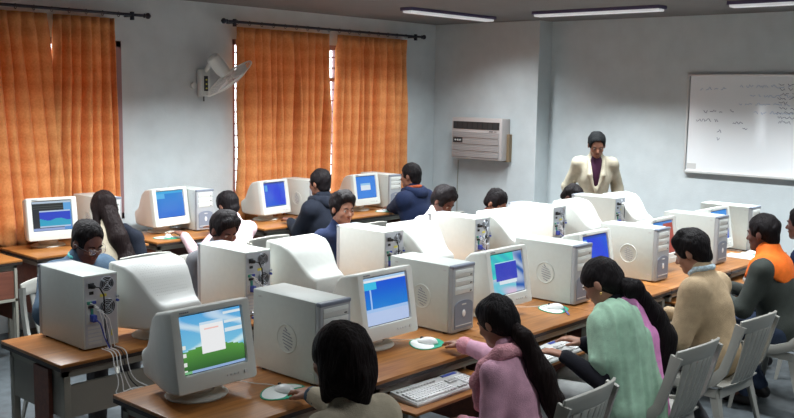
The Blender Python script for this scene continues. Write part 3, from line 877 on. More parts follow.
for y, z, L, s in ((1.5, .82, .3, 31), (1.1, .85, .6, 32), (1.0, .76, .55, 33), (1.1, .68, .7, 34), (.95, .60, .45, 35)): scribble(bm, y, z, L, .024, s)
obj('faded_handwriting', bm, M['ink_blue'], root)

# ------------------------------------------------------------------ desks
def desk(x0, x1, yf, yb, label, group, tray=None, front=-1, drawer=False, endpanels=(True, True)):
    """yf: the sitter's edge, yb: the far edge; tray: (x0, x1) of the sliding keyboard shelf"""
    root = empty('computer_desk', ((x0 + x1) / 2, (yf + yb) / 2, 0), 0, label, 'desk', group)
    hx = (x1 - x0) / 2 - .003; hy = abs(yb - yf) / 2; s = front
    bm = bmesh.new(); box(bm, -hx, hx, -hy, hy, .733, .75, .003); obj('tabletop', bm, M['wood'], root, True)
    bm = bmesh.new(); box(bm, -hx + .001, hx - .001, -hy + .001, hy - .001, .715, .733); obj('edge_band', bm, M['edge'], root)
    i = .03
    bm = bmesh.new()
    box(bm, -hx + i, hx - i, -hy + i, -hy + i + .025, .675, .715); box(bm, -hx + i, hx - i, hy - i - .025, hy - i, .675, .715)
    box(bm, -hx + i, -hx + i + .025, -hy + i, hy - i, .675, .715); box(bm, hx - i - .025, hx - i, -hy + i, hy - i, .675, .715)
    obj('apron_frame', bm, M['frame'], root)
    for sx in (-1, 1):
        for sy in (-1, 1):
            bm = bmesh.new(); cx = sx * (hx - i - .015); cy = sy * (hy - i - .015)
            box(bm, cx - .017, cx + .017, cy - .017, cy + .017, 0, .68, .003); obj('leg', bm, M['frame'], root)
        bm = bmesh.new(); cx = sx * (hx - i - .012)
        box(bm, cx - .009, cx + .009, -hy + .05, hy - .05, .48 if s > 0 else .30, .69)
        obj('side_panel', bm, M['panel'] if s > 0 else M['wood_side'], root)
    if s > 0:
        bm = bmesh.new(); box(bm, -hx + i - .022, -hx + i - .002, -.16, -.02, 0.0, .70); obj('cable_duct', bm, M['wood_side'], root)
    bm = bmesh.new(); yb_ = -s * (hy - i - .01)
    box(bm, -hx + .05, hx - .05, yb_ - .008, yb_ + .008, +.48 if s > 0 else .25, .635 if s > 0 else .66); obj('modesty_panel', bm, M['panel'] if s > 0 else M['wood_side'], root)
    if tray:
        t = empty('keyboard_tray'); t.parent = root
        a, b_ = tray[0] - (x0 + x1) / 2, tray[1] - (x0 + x1) / 2
        ya, yc = s * (hy + .205), s * (hy - .14)
        ya, yc = min(ya, yc), max(ya, yc)
        bm = bmesh.new(); box(bm, a, b_, ya, yc, .638, .652, .003); obj('shelf', bm, M['wood'], t, True)
        for q in (a + .004, b_ - .016):
            bm = bmesh.new(); box(bm, q, q + .012, min(0, s * (hy - .05)), max(0, s * (hy - .05)), .652, .675); obj('runner', bm, M['frame'], t)
    if drawer:
        d = empty('drawer'); d.parent = root
        yy = s * (hy - .03)
        bm = bmesh.new(); box(bm, hx - .45, hx - .06, yy - .012, yy + .012, .47, .67, .003); obj('drawer_front', bm, M['wood_side'], d)
        bm = bmesh.new(); box(bm, hx - .47, hx - .04, yy - .02 - .002, yy + .01, .45, .468); box(bm, hx - .058, hx - .04, yy - .022, yy + .01, .0, .69); obj('drawer_rail', bm, M['frame'], root)
        bm = bmesh.new(); box(bm, hx - .31, hx - .20, yy + s * .028 - .012, yy + s * .028 + .012, .545, .565, .004); obj('handle', bm, M['dark'], d)
    return root
DX = [1.96, 2.84, 3.76, 4.70, 5.64, 6.60, 7.70]
dl = ['wood topped desk nearest the camera, bearing the hill picture screen', 'desk with its keyboard shelf out, in front of the girl in pink', 'desk in front of the woman with the green scarf', 'desk in front of the boy in the beige sweater', 'desk in front of the man in orange and dark green', 'farthest desk of the near row, below the whiteboard']
for k in range(6): desk(DX[k], DX[k + 1], 2.68, 3.33, dl[k], 'desks of the near row', tray=(DX[k] + .03, DX[k] + .70), front=-1)
CX = [2.01, 2.98, 4.05, 5.0, 5.98, 7.0, 7.9]
cl = ['desk at the left end of the middle row, its grey end panel showing', 'second desk of the middle row, before the boy with lowered eyes', 'third desk of the middle row, before the boy in the navy jacket', 'middle row desk before the boy in the white shirt bowing his head', 'middle row desk before the person seen only by the top of the hair', 'farthest desk of the middle row, beside the standing teacher']
for k in range(6): desk(CX[k], CX[k + 1], 4.44, 3.85, cl[k], 'desks of the middle row', tray=(CX[k] + .33, CX[k + 1] - .06), front=1)
al = ['desk with a drawer cut by the left edge of the photo', 'wall desk of the long haired girl by the left curtain', 'wall desk between the two curtained windows', 'wall desk before the boy in the black hooded jacket', 'wall desk before the boy in the navy hooded jacket']
for k, (a, b_) in enumerate(((2.12, 3.11), (3.21, 4.16), (4.23, 5.22), (5.35, 6.36), (6.46, 7.55))): desk(a, b_, 6.45, 7.04, al[k], 'desks along the curtained wall', front=-1, drawer=(k == 0))

# ------------------------------------------------------------------ CRT monitors
def picture(kind):
    def hill(u, v):
        if .30 < u < .68 and .30 < v < .83:
            return (.62, .80, .95) if v > .79 else ((.95, .55, .5) if (.70 < v < .73 and .36 < u < .6) else (.93, .94, .95))
        if v < .045: return (.30, .45, .72) if u > .12 else (.2, .5, .25)
        hzn = .36 + .08 * math.sin(u * 3.4 + .2)
        if u < .05 and int(v * 14) % 2 == 0 and v < .5: return (.8, .85, .8)
        if v < hzn:
            q = v / hzn; return (.02 + .08 * q, .10 + .24 * q, .025 + .03 * q)
        c = .5 + .5 * math.sin(u * 9 + 3 * math.sin(v * 8)); q = (v - hzn) / (1 - hzn)
        c = max(0, c - .45) * 1.5
        if u > .70 and v > .55 and int(v * 20) % 3 == 0: return (.75, .85, .9)
        return (.10 + .55 * c + .1 * (1 - q), .42 + .38 * c + .15 * (1 - q), .80 + .15 * c)
    def bluewhite(u, v):
        if v > .90: return (.45, .68, .95) if v > .95 else (.85, .9, .95)
        if v > .74 and u < .28: return (.05, .55, .85)
        if v < .34: return (.38, .58, .92) if v > .28 else (.50, .62, .90)
        if .12 < u < .15 and v < .8: return (.4, .6, .95)
        return (.01, .16 + .06 * math.sin(v * 5), .72)
    def pinkcyan(u, v):
        if .12 < u < .78 and .34 < v < .80: return (.45, .8, .9) if v > .77 else (.04, .06, .55)
        if .2 < u < .75 and .24 < v < .34: return (.75, .85, .92)
        c = .5 + .5 * math.sin(u * 7 + 4 * math.sin(v * 6 + u * 3))
        if u > .72: return (.45 * c, .10 + .45 * c, .45 + .3 * c)
        return (.15 + .55 * c, .60 - .05 * c, .75) if v < .4 else (.05, .50 + .2 * c, .62)
    def plainblue(u, v):
        if v > .93: return (.03, .08, .5)
        if .05 < u < .16 and .66 < v < .9: return (.1, .4, .85)
        if v < .05: return (.08, .2, .6)
        return (.02, .09 + .03 * math.sin(u * 5 + v * 3), .78)
    def redblue(u, v):
        if v > .93: return (.06, .25, .7)
        return (.45, .06, .03) if u > .42 + .1 * math.sin(v * 8) else (.05, .25, .75)
    def bluepanel(u, v):
        if .2 < u < .95 and .48 < v < .66: return (.6, .78, .95)
        return (.02, .12, .72) if v < .8 else (.04, .3, .85)
    def dark(u, v):
        if v > .94: return (.5, .62, .75)
        if u > .80 and v > .68: return (.12, .4, .8)
        if v > .72: return (.015, .02, .02) if int(v * 40) % 3 else (.06, .07, .07)
        if .16 < u < .96 and .12 < v < .68: return (.5, .65, .85) if (v > .64 or v < .15) else ((.02, .06, .62) if v > .38 + .04 * math.sin(u * 12) else (.03, .40, .62))
        if u > .8: return (.1, .3, .7)
        return (.015, .02, .03) if v > .08 else (.3, .4, .7)
    def skyblue(u, v):
        if v > .9 : return (.05, .45, .85)
        if u < .3 and v > .72: return (.1, .5, .9)
        return (.02, .17 + .1 * v, .75)
    def window(u, v):
        if .22 < u < .72 and .36 < v < .68: return (.75, .85, .92) if v < .6 else (.3, .6, .9)
        return (.02, .22, .80)
    return dict(hill=hill, bluewhite=bluewhite, pinkcyan=pinkcyan, plainblue=plainblue, redblue=redblue, bluepanel=bluepanel, dark=dark, skyblue=skyblue, window=window)[kind]

def make_crt(casing='ivory', bezel='bezel', dotted=False):
    root = empty('crt_monitor')
    bm = bmesh.new()
    secs = [(-.150, .3845, .4045, .0755), (-.118, .3835, .4040, .077), (-.10, .380, .4030, .080), (-.055, .370, .399, .086), (-.01, .345, .378, .092), (.04, .312, .338, .097), (.085, .280, .292, .102), (.12, .262, .262, .106), (.155, .250, .248, .112), (.180, .240, .240, .120), (.188, .225, .230, .130)]
    rings = [[(a, y, b_) for a, b_ in rrect(0, (zt + zb) / 2, w, zt - zb, .014 + .07 * max(0, y + .0) , 4)] for y, w, zt, zb in secs]
    loft(bm, rings)
    for f in bm.faces: f.smooth = True
    obj('casing', bm, M[casing], root, True)
    if dotted:
        bm = bmesh.new()
        for i in range(15):
            for j in range(17):
                y = -.075 + i * .0125; t = (y + .10) / .26
                # height of the top surface at this y
                for q in range(len(secs) - 1):
                    if secs[q][0] <= y <= secs[q + 1][0]:
                        k = (y - secs[q][0]) / (secs[q + 1][0] - secs[q][0]); zt = secs[q][2] + k * (secs[q + 1][2] - secs[q][2]); w = secs[q][1] + k * (secs[q + 1][1] - secs[q][1])
                x = (j / 16 - .5) * (w - .09)
                box(bm, x - .0017, x + .0017, y - .0018, y + .0018, zt - .002, zt + .0004)
        tag(obj('vent_slots', bm, M['light_grey'], root), kind='stuff')
    else:
        bm = bmesh.new()
        for j in range(9): box(bm, -.10 + j * .025 - .008, -.10 + j * .025 + .008, .186, .1895, .15, .156)
        obj('rear_vents', bm, M['light_grey'], root)
    bm = bmesh.new()
    R_ = lambda y, w, h, r, cz=.24: [(a, y, b_) for a, b_ in rrect(0, cz, w, h, r, 5)]
    loft(bm, [R_(-.124, .372, .318, .014), R_(-.129, .386, .330, .014), R_(-.163, .386, .330, .014), R_(-.169, .380, .324, .012), R_(-.170, .374, .318, .012), R_(-.168, .308, .240, .010, .2625), R_(-.158, .300, .232, .008, .2625)], caps=False)
    bz = obj('bezel', bm, M[bezel], root, True)
    bm = bmesh.new(); box(bm, -.155, .155, -.156, -.150, .143, .382); obj('screen_surround', bm, M['black'], root)
    bm = bmesh.new()
    for k in range(4): tube(bm, [(.045 + k * .018, -.166, .110), (.045 + k * .018, -.172, .110)], .0045, 8)
    tube(bm, [(.135, -.166, .110), (.135, -.173, .110)], .008, 10)
    obj('buttons', bm, M['light_grey'], root, True)
    bm = bmesh.new()
    for k in range(5): box(bm, -.150 + k * .009, -.144 + k * .009, -.1712, -.1690, .388, .393)
    
    obj('maker_mark', bm, M['grey_front'], root)
    bm = bmesh.new(); lathe(bm, [(.075, .014), (.07, .05), (.085, .08), (.085, .094)], 24, Matrix.Translation((0, -.01, 0))); obj('neck', bm, M[casing], root, True)
    bm = bmesh.new()
    lathe(bm, [(.0, 0), (.118, 0), (.122, .006), (.112, .014), (.07, .022), (.0, .024)], 32, Matrix.Translation((0, -.015, 0)) @ Matrix.Scale(1.08, 4, (1, 0, 0)))
    obj('base', bm, M[bezel], root, True)
    return root

def tilt(root, deg):
    T_ = Matrix.Translation((0, 0, .065)) @ Matrix.Rotation(-math.radians(deg), 4, 'X') @ Matrix.Translation((0, 0, -.10))
    for c in root.children:
        if c.name.split('.')[0] not in ('neck', 'base') and not c.get('tilted'): c.data.transform(T_)
def screen(parent, kind):
    NX, NY = 60, 44; w, h = .296, .226; f = picture(kind)
    me = bpy.data.meshes.new('screen')
    vs, fs = [], []
    for j in range(NY + 1):
        for i in range(NX + 1):
            u, v = i / NX, j / NY; b_ = ((u - .5) ** 2 + (v - .5) ** 2)
            vs.append(((u - .5) * w, -.164 + .012 * b_, .2625 + (v - .5) * h))
    for j in range(NY):
        for i in range(NX):
            a = j * (NX + 1) + i; fs.append((a, a + 1, a + NX + 2, a + NX + 1))
    me.from_pydata(vs, [], fs)
    at_ = me.color_attributes.new('picture', 'FLOAT_COLOR', 'CORNER')
    cols = np.ones((len(fs) * 4, 4), np.float32); q = 0
    for j in range(NY):
        for i in range(NX):
            cols[q:q + 4, :3] = f((i + .5) / NX, (j + .5) / NY); q += 4
    at_.data.foreach_set('color', cols.ravel())
    me.polygons.foreach_set('use_smooth', [True] * len(fs))
    me.materials.append(M['screen'])
    o = bpy.data.objects.new('screen', me); COL.objects.link(o); o.parent = parent
    return o
protoD = make_crt(); tilt(protoD, 10)
protoB = make_crt(); tilt(protoB, 5)
protoC = make_crt('ivory_dotted', 'ivory', True); protoA = make_crt('warm_casing'); tilt(protoC, 5); tilt(protoA, 9)
TILT = {protoD.name: 10, protoB.name: 5, protoC.name: 5, protoA.name: 9}
def put(proto, used, loc, rz, label, group, scr=None):
    o = proto if not used else copy_tree(proto)
    o.location = loc; o.rotation_euler = (0, 0, rz); tag(o, label, 'monitor' if 'crt' in o.name else None, group)
    return o
D_M = [(2.205, 'hill', 'big CRT monitor nearest the camera, showing a green hill and blue sky', 0), (3.25, 'bluewhite', 'CRT monitor with a blue screen and pale lower band, before the girl in pink', 0), (4.215, 'pinkcyan', 'CRT monitor with pink and cyan desktop, behind the pink girl\'s head', 0), (5.17, 'plainblue', 'CRT monitor with plain blue screen, behind the head of the green scarf woman', 0), (6.10, 'redblue', 'CRT monitor with red and blue picture, behind the beige sweater boy', 0), (7.04, 'bluepanel', 'CRT monitor with bright blue screen faced by the man in orange', 0)]
sources = []
def place_monitor(proto, first, x, y, rz, scr, label, group):
    o = proto if first else copy_tree(proto)
    sources.append((o, x, y, rz, scr, label, group, TILT[proto.name]))
for k, (x, scr, lab, a) in enumerate(D_M): place_monitor(protoD, k == 0, x, 3.13 if k == 1 else 3.105, math.radians(a), scr, lab, 'monitors of the near row')
C_M = [(2.63, 'monitor back with dotted vents, nearest the camera in the middle row'), (3.64, 'white monitor back right of the second middle row tower'), (4.66, 'white monitor back in front of the boy in the white shirt'), (5.64, 'white monitor back below the black top of a bowed head'), (6.66, 'white monitor back sloping down in front of the teacher\'s student'), (7.45, 'farthest monitor back of the middle row, in front of the teacher')]
place_monitor(protoC, True, C_M[0][0], 4.0, PI + math.radians(3), 'plainblue', C_M[0][1], 'monitors of the middle row')
for k in range(1, 6): place_monitor(protoB, k == 1, C_M[k][0], 4.0, PI + math.radians((0, 2, 0, -2, 1, -4)[k]), 'plainblue', C_M[k][1], 'monitors of the middle row')
A_M = [(3.53, 6.90, -9, 'dark', 'leftmost monitor, against the curtain, showing several dark and blue windows'), (4.60, 6.95, 7, 'skyblue', 'monitor between the two curtained windows, bright blue with white light streaks'), (5.77, 6.95, 8, 'plainblue', 'monitor with deep blue screen in front of the boy in black'), (6.95, 6.87, 2, 'window', 'monitor with a small white window on blue, near the navy hooded boy')]
for k, (x, y, a, scr, lab) in enumerate(A_M): place_monitor(protoA, k == 0, x, y, math.radians(a), scr, lab, 'monitors along the curtained wall')
for o, x, y, rz, scr, label, group, tl_ in sources:
    o.location = (x, y, .7505); o.rotation_euler = (0, 0, rz); tag(o, label, 'monitor', group); 
    so = screen(o, scr); so.data.transform(Matrix.Translation((0, 0, .065)) @ Matrix.Rotation(-math.radians(tl_), 4, 'X') @ Matrix.Translation((0, 0, -.10)))

# ------------------------------------------------------------------ tower computers
def make_tower(mark=True):
    root = empty('tower_computer')
    w, d, hgt = .092, .22, .363
    bm = bmesh.new(); box(bm, -w, w, -d + .03, d - .002, .008, hgt, .005); obj('case', bm, M['case'], root, True)
    bm = bmesh.new()
    for sx in (-1, 1):
        for sy in (-1, 1): tube(bm, [(sx * .075, sy * .16, 0), (sx * .075, sy * .16, .01)], .012, 10)
    obj('feet', bm, M['black'], root)
    bm = bmesh.new(); box(bm, -w, w, -d, -d + .032, .008, hgt, .008, seg=3); obj('front_panel', bm, M['front_grey'], root, True)
    bm = bmesh.new(); box(bm, -w - .0008, w + .0008, -d - .002, -d + .026, hgt - .018, hgt + .001, .006, seg=3); obj('top_trim', bm, M['grey_front'], root, True)
    bm = bmesh.new()
    out = [(-.074, .028), (.074, .028), (.074, .148)] + [(.074 * math.cos(a), .148 + .028 * math.sin(a)) for a in [PI * k / 10 for k in range(1, 10)]] + [(-.074, .150)]
    loft(bm, [[(a, -d - .004, b_) for a, b_ in out], [(a, -d + .004, b_) for a, b_ in out]]); lp = obj('lower_panel', bm, M['grey_front'], root)
    bm = bmesh.new(); lathe(bm, [(0, .004), (.011, .003), (.013, 0)], 20, Matrix.Translation((0, -d - .004, .105)) @ Matrix.Rotation(PI / 2, 4, 'X') @ Matrix.Scale(1.5, 4, (0, 1, 0))); obj('power_button', bm, M['white'], lp, True)
    bm = bmesh.new(); box(bm, -.066, .066, -d - .0055, -d - .003, .042, .047); obj('panel_line', bm, M['light_grey'], lp)
    bm = bmesh.new(); box(bm, -.018, .018, -d - .0055, -d - .0035, .150, .157, .001); obj('maker_mark', bm, M['light_grey'], lp)
    for z in (.296, .253, .210):
        bm = bmesh.new(); box(bm, -.074, .074, -d - .003, -d + .006, z, z + .041, .003); od = obj('optical_drive' if z > .28 else 'drive_bay_cover' if z > .25 else 'floppy_drive', bm, M['ivory'], root, True)
        bm = bmesh.new(); box(bm, -.068, .068, -d - .0045, -d - .002, z + .023, z + .0248); obj('slot', bm, M['light_grey'], od)
        bm = bmesh.new(); box(bm, .048, .062, -d - .006, -d - .002, z + .007, z + .012, .001); obj('eject_button', bm, M['dark'], od)
    # side vent (to the sitter's left)
    c = Vector((-w - .0005, -.01, .175))
    bm = bmesh.new(); RM = Matrix.Translation(c) @ Matrix.Rotation(-PI / 2, 4, 'Y')
    lathe(bm, [(.058, .0), (.060, .003), (.064, .003), (.066, 0)], 32, RM, cap=False); lathe(bm, [(.0, .001), (.058, .0005)], 32, RM, cap=False)
    sv = obj('side_vent', bm, M['case'], root, True)
    bm = bmesh.new()
    for k in range(7):
        z = (k - 3) * .014; L = math.sqrt(max(.046 ** 2 - z * z, .0001)); tube(bm, [(c.x - .0015, c.y - L + .008 * k * .3, c.z + z - .006), (c.x - .0015, c.y + L * .55, c.z + z + .006)], .002, 5)
    obj('vent_slots', bm, M['grey_front'], sv)
    bm = bmesh.new()
    for (y, z) in ((-.165, .335), (.17, .335), (-.165, .05), (.17, .05)): box(bm, -w - .0008, -w + .001, y - .012, y + .012, z - .004, z + .004, M=None)
    obj('panel_clips', bm, M['light_grey'], root)
    # rear
    y = d - .002
    bm = bmesh.new(); box(bm, -w + .008, w - .008, y - .002, y + .0015, .016, hgt - .008); rp = obj('rear_panel', bm, M['steel'], root)
    def grille(cx, cz, r, mfan):
        bm = bmesh.new(); tube(bm, [(cx, y + .001, cz), (cx, y + .002, cz)], r, 24); g = obj('fan_opening', bm, M[mfan], rp)
        bm = bmesh.new()
        for q in (.3, .55, .8, 1.0): tube(bm, [(cx + r * q * math.cos(a), y + .004, cz + r * q * math.sin(a)) for a in [2 * PI * k / 20 for k in range(21)]], .0017, 4, caps=False)
        for a in (PI / 4, 3 * PI / 4): tube(bm, [(cx - r * math.cos(a), y + .004, cz - r * math.sin(a)), (cx + r * math.cos(a), y + .004, cz + r * math.sin(a))], .002, 4)
        obj('fan_guard', bm, M['steel'], rp, True)
    grille(-.032, .312, .036, 'black'); grille(-.034, .200, .040, 'dark')
    bm = bmesh.new(); box(bm, .035, .065, y, y + .006, .300, .325, .002); obj('power_inlet', bm, M['black'], rp)
    bm = bmesh.new(); box(bm, .038, .060, y, y + .004, .270, .285, .001); obj('mains_switch', bm, M['black'], rp)
    bm = bmesh.new(); box(bm, -.030, .005, y, y + .0025, .252, .266); obj('sticker', bm, M['yellow'], rp)
    bm = bmesh.new(); box(bm, .022, .078, y, y + .003, .130, .245); io = obj('port_plate', bm, M['light_grey'], rp)
    for k, (px_, pz, a, b_, mm) in enumerate(((.062, .232, .012, .007, 'green_port'), (.040, .232, .012, .007, 'blue'), (.060, .212, .008, .006, 'black'), (.042, .212, .008, .006, 'black'), (.050, .188, .006, .016, 'green_port'), (.050, .158, .007, .018, 'blue'), (.068, .160, .005, .020, 'light_grey'), (.034, .142, .006, .006, 'green_port'))):
        bm = bmesh.new(); box(bm, px_ - a, px_ + a, y + .002, y + .010, pz - b_, pz + b_, .001); obj('port', bm, M[mm], io)
    for k in range(5):
        bm = bmesh.new(); box(bm, .0, .072, y, y + .0035, .028 + k * .019, .041 + k * .019, .001); obj('slot_cover', bm, M['light_grey'], rp)
    bm = bmesh.new(); box(bm, -.036, -.018, y, y + .003, .03, .12); obj('card_bracket', bm, M['grey_front'], rp)
    bm = bmesh.new(); box(bm, -.060, -.050, y, y + .003, .055, .085); obj('sticker', bm, M['yellow'], rp)
    for zz in (.245, .225):
        bm = bmesh.new(); tube(bm, [(-.086, y, zz), (-.086, y + .012, zz)], .007, 8); obj('lock_screw', bm, M['blue' if zz < .23 else 'steel'], rp)
    return root
def cables(o, full=True):
    """cords plugged into the back of a tower"""
    y = .22
    bm = bmesh.new(); tube(bm, [(.05, y, .312), (.05, y + .03, .312)], [.014, .009], 8); tube(bm, [(.05, y + .03, .312), (.035, y + .05, .31), (.010, y + .045, .27), (.004, y + .04, .18), (.005, y + .04, .08), (.0, y + .07, .02)], .0034, 7); obj('power_cord', bm, M['black'], o, True)
    bm = bmesh.new(); box(bm, .040, .062, y, y + .035, .142, .176, .003); tube(bm, [(.05, y + .035, .16), (.04, y + .06, .14), (.02, y + .06, .07), (.0, y + .07, .015)], .0032, 7); obj('video_cable', bm, M['blue'], o, True)
    for k in range(3):
        bm = bmesh.new(); x = .06 - k * .018
        tube(bm, [(x, y, .232 - .02 * k), (x, y + .02, .232 - .02 * k), (x - .02, y + .042 + .004 * k, .215 - .02 * k), (x - .04, y + .045, .15), (x - .05, y + .05 + .005 * k, .07), (x - .06, y + .055, .012)], .0022, 6); obj('data_cable', bm, M['white'], o, True)
towerD = make_tower(); first = True
tl = ['tower computer nearest the camera, beside the short haired girl', 'tower computer between the blue screen and the girl in pink', 'tower computer behind the head of the green scarf woman, left of the plain blue screen', 'tower computer left of the boy in the beige sweater', 'tower computer between the beige sweater boy and the man in orange', 'farthest tower computer of the near row, under the whiteboard']
towers = []
for k, x in enumerate((2.705, 3.775, 4.815, 5.82, 6.765, 7.57)): towers.append((x, (3.01, 3.16, 3.07, 3.06, 3.05, 3.12)[k], 0, tl[k], 'tower computers of the near row'))
tc = ['tower computer at the left end of the middle row, its back and fans showing', 'middle row tower computer in front of the boy with lowered eyes', 'middle row tower computer in front of the boy in the navy jacket', 'middle row tower computer in front of the boy in the white shirt', 'middle row tower computer right of the black bowed hair top', 'middle row tower computer below the standing teacher']
for k, x in enumerate((2.29, 3.25, 4.365, 5.30, 6.31, 7.28)): towers.append((x, 4.19, PI, tc[k], 'tower computers of the middle row'))
ta = ['wall row tower computer behind the long haired girl', 'wall row tower computer between the windows, its grey lower front visible', 'wall row tower computer left of the boy in black', 'wall row tower computer left of the navy hooded boy']
for k, (x, y) in enumerate(((3.98, 6.92), (4.91, 6.94), (6.25, 6.93), (7.36, 6.91))): towers.append((x, y, 0, ta[k], 'tower computers along the curtained wall'))
for k, (x, y, rz, lab, grp) in enumerate(towers):
    o = towerD if k == 0 else copy_tree(towerD)
    towers[k] = (o, x, y, rz, lab, grp)
for o, x, y, rz, lab, grp in towers:
    o.location = (x, y, .7505); o.rotation_euler = (0, 0, rz); tag(o, lab, 'computer', grp)
    if rz: cables(o)

# ------------------------------------------------------------------ keyboards, mice, pads, pens
def make_keyboard():
    root = empty('keyboard')
    bm = bmesh.new(); loft(bm, [[(-.228, -.082, .0), (.228, -.082, .0), (.228, .082, .0), (-.228, .082, .0)], [(-.230, -.084, .010), (.230, -.084, .010), (.230, .084, .018), (-.230, .084, .018)], [(-.226, -.080, .016), (.226, -.080, .016), (.226, .080, .032), (-.226, .080, .032)]]); obj('keyboard_body', bm, M['light_grey'], root)
    def keys(name, x0, n, rows, y0, m='white'):
        bm = bmesh.new()
        for r in range(rows):
            for c in range(n):
                x = x0 + c * .0192; y = y0 + r * .0192; z = .016 + (y + .08) / .16 * .016
                wd = .0082
                if name == 'letter_keys' and r == 0:
                    if 3 < c < 10:
                        if c == 4: box(bm, x - .008, x + .0192 * 5 + .008, y - .008, y + .008, z, z + .009, .0015, seg=1)
                        continue
                box(bm, x - wd, x + wd, y - wd, y + wd, z, z + .009, .0015, seg=1)
        obj(name, bm, M[m], root)
    keys('letter_keys', -.208, 14, 5, -.062); keys('function_keys', -.208, 13, 1, .048, 'light_grey')
    keys('arrow_keys', .078, 3, 1, -.062, 'light_grey'); keys('editing_keys', .078, 3, 2, -.005, 'light_grey'); keys('number_keys', .148, 4, 5, -.062)
    bm = bmesh.new(); box(bm, .10, .20, .055, .075, .0305, .0325); obj('indicator_panel', bm, M['blue'], root)
    return root
kb = make_keyboard(); kl = ['grey keyboard on the open shelf left of the girl in pink', 'pale keyboard under the hands of the woman with the green scarf', 'keyboard below the near desk of the short haired girl', 'keyboard under the hands of the beige sweater boy', 'keyboard in front of the man in orange', 'keyboard in front of the person at the right edge']
ks = [(3.165, 2.60, -1), (4.02, 2.56, 2), (2.22, 2.60, 0), (5.02, 2.56, 0), (5.98, 2.56, 0), (6.95, 2.56, 0)]
for k, (x, y, a) in enumerate(ks):
    o = kb if k == 0 else copy_tree(kb)
    o.location = (x, y, .653); o.rotation_euler = (0, 0, math.radians(a)); tag(o, kl[k], 'keyboard', 'keyboards on the pull out shelves')

def make_mouse():
    root = empty('computer_mouse')
    bm = bmesh.new()
    bmesh.ops.create_uvsphere(bm, u_segments=20, v_segments=12, radius=1)
    for v in bm.verts: v.co = Vector((v.co.x * .031, v.co.y * .055, max(0, v.co.z) * .030 * (1.0 - .25 * v.co.y)))
    bmesh.ops.remove_doubles(bm, verts=bm.verts, dist=.0002); obj('mouse_body', bm, M['white'], root, 'all')
    bm = bmesh.new(); tube(bm, [(0, .012, .0285), (0, .05, .012)], .0012, 4); obj('button_seam', bm, M['grey_front'], root)
    bm = bmesh.new(); tube(bm, [(-.004, .033, .022), (.004, .033, .022)], .007, 10); obj('scroll_wheel', bm, M['dark'], root)
    bm = bmesh.new(); tube(bm, [(0, .052, .008), (.01, .09, .004), (-.03, .16, .003), (-.06, .26, .003), (-.05, .33, .003)], .002, 5); obj('cord', bm, M['light_grey'], root, True)
    return root
def make_pad():
    root = empty('mouse_pad')
    def sh(bm, s, z0, z1, cut=None):
        out = [(s * (.105 + .012 * math.cos(2 * a)) * math.cos(a), s * .088 * math.sin(a) * (1 + .1 * math.cos(a))) for a in [2 * PI * k / 32 for k in range(32)]]
        if cut is not None: out = [(a, max(b_, cut + .02 * math.sin(a * 30))) for a, b_ in out]
        loft(bm, [[(a, b_, z0) for a, b_ in out], [(a, b_, z1) for a, b_ in out]])
    bm = bmesh.new(); sh(bm, 1, 0, .003); obj('pad', bm, M['pad'], root)
    bm = bmesh.new(); sh(bm, .93, .003, .0034, -.028); obj('white_print', bm, M['pad_white'], root)
    return root
mo, pd = make_mouse(), make_pad()
spots = [(2.47, 2.86, 10, 'under the hand of the short haired girl'), (3.47, 2.93, 30, 'under the hand of the girl in pink'), (4.58, 2.90, 40, 'right of the pink and cyan screen, beside the pen'), (5.50, 2.90, 20, 'between the plain blue screen and the tower'), (4.43, 6.60, -30, 'on the wall desk between the windows'), (5.95, 6.62, 0, 'under the hand of the boy in black'), (7.10, 6.60, -5, 'under the hand of the navy hooded boy'), (7.35, 2.84, -20, 'in front of the man in orange, at the far desk')]
for k, (x, y, a, where) in enumerate(spots):
    p = pd if k == 0 else copy_tree(pd); p.location = (x, y, .7505); p.rotation_euler = (0, 0, math.radians(a)); tag(p, 'green and white mouse pad ' + where, 'mouse pad', 'mouse pads')
    m_ = mo if k == 0 else copy_tree(mo); m_.location = (x + .01, y, .7545); m_.rotation_euler = (0, 0, math.radians(a - 10)); tag(m_, 'white computer mouse ' + where, 'computer mouse', 'computer mice')
bm = bmesh.new(); a = Vector((4.50, 2.745, .757)); b_ = Vector((4.60, 2.84, .757)); tube(bm, [a, a + (b_ - a) * .06, b_], [.001, .004, .004], 8)
pen = obj('pen', bm, M['blue'], smooth=True); tag(pen, 'blue pen lying on the desk edge by the third mouse pad', 'pen')
bm = bmesh.new(); tube(bm, [a + (b_ - a) * .62, b_ + (b_ - a) * .04], .0052, 8); obj('cap', bm, M['ink'], pen, True)
# papers on the desk by the man in orange
bm = bmesh.new(); box(bm, 7.10, 7.30, 2.74, 2.98, .7505, .754); tag(obj('paper_sheets', bm, M['white']), 'white papers on the desk in front of the man in orange', 'papers')
# cable tangle hanging in the aisle behind the left tower
rr = random.Random(4)
for k in range(5):
    bm = bmesh.new(); x = 2.30 + .025 * k; x = 2.26 + .018 * k; pts = [(x, 3.92, .765), (x + .01, 3.838, .762), (x, 3.815, .70), (x + .02, 3.80, .62), (2.24 + .05 * k, 3.79, .565), (2.36 + .02 * k, 3.77, .60 - .01 * k), (2.46, 3.72, .55 - .02 * k), (2.50 + .01 * k, 3.66, .44), (2.42, 3.60, .28), (2.40 + .02 * k, 3.53, .012)]
    # smooth the path
    P_ = [Vector(p) for p in pts]
    for _ in range(2):
        Q_ = [P_[0]]
        for i in range(len(P_) - 1): Q_ += [P_[i].lerp(P_[i + 1], .25), P_[i].lerp(P_[i + 1], .75)]
        P_ = Q_ + [P_[-1]]
    tube(bm, P_, .0028, 6); tag(obj('cable', bm, M['black' if k == 3 else 'white'], smooth=True), ('black' if k == 3 else 'white') + ' cable hanging behind the left end desk of the middle row', 'cable', 'cables hanging in the aisle' if k != 3 else None)
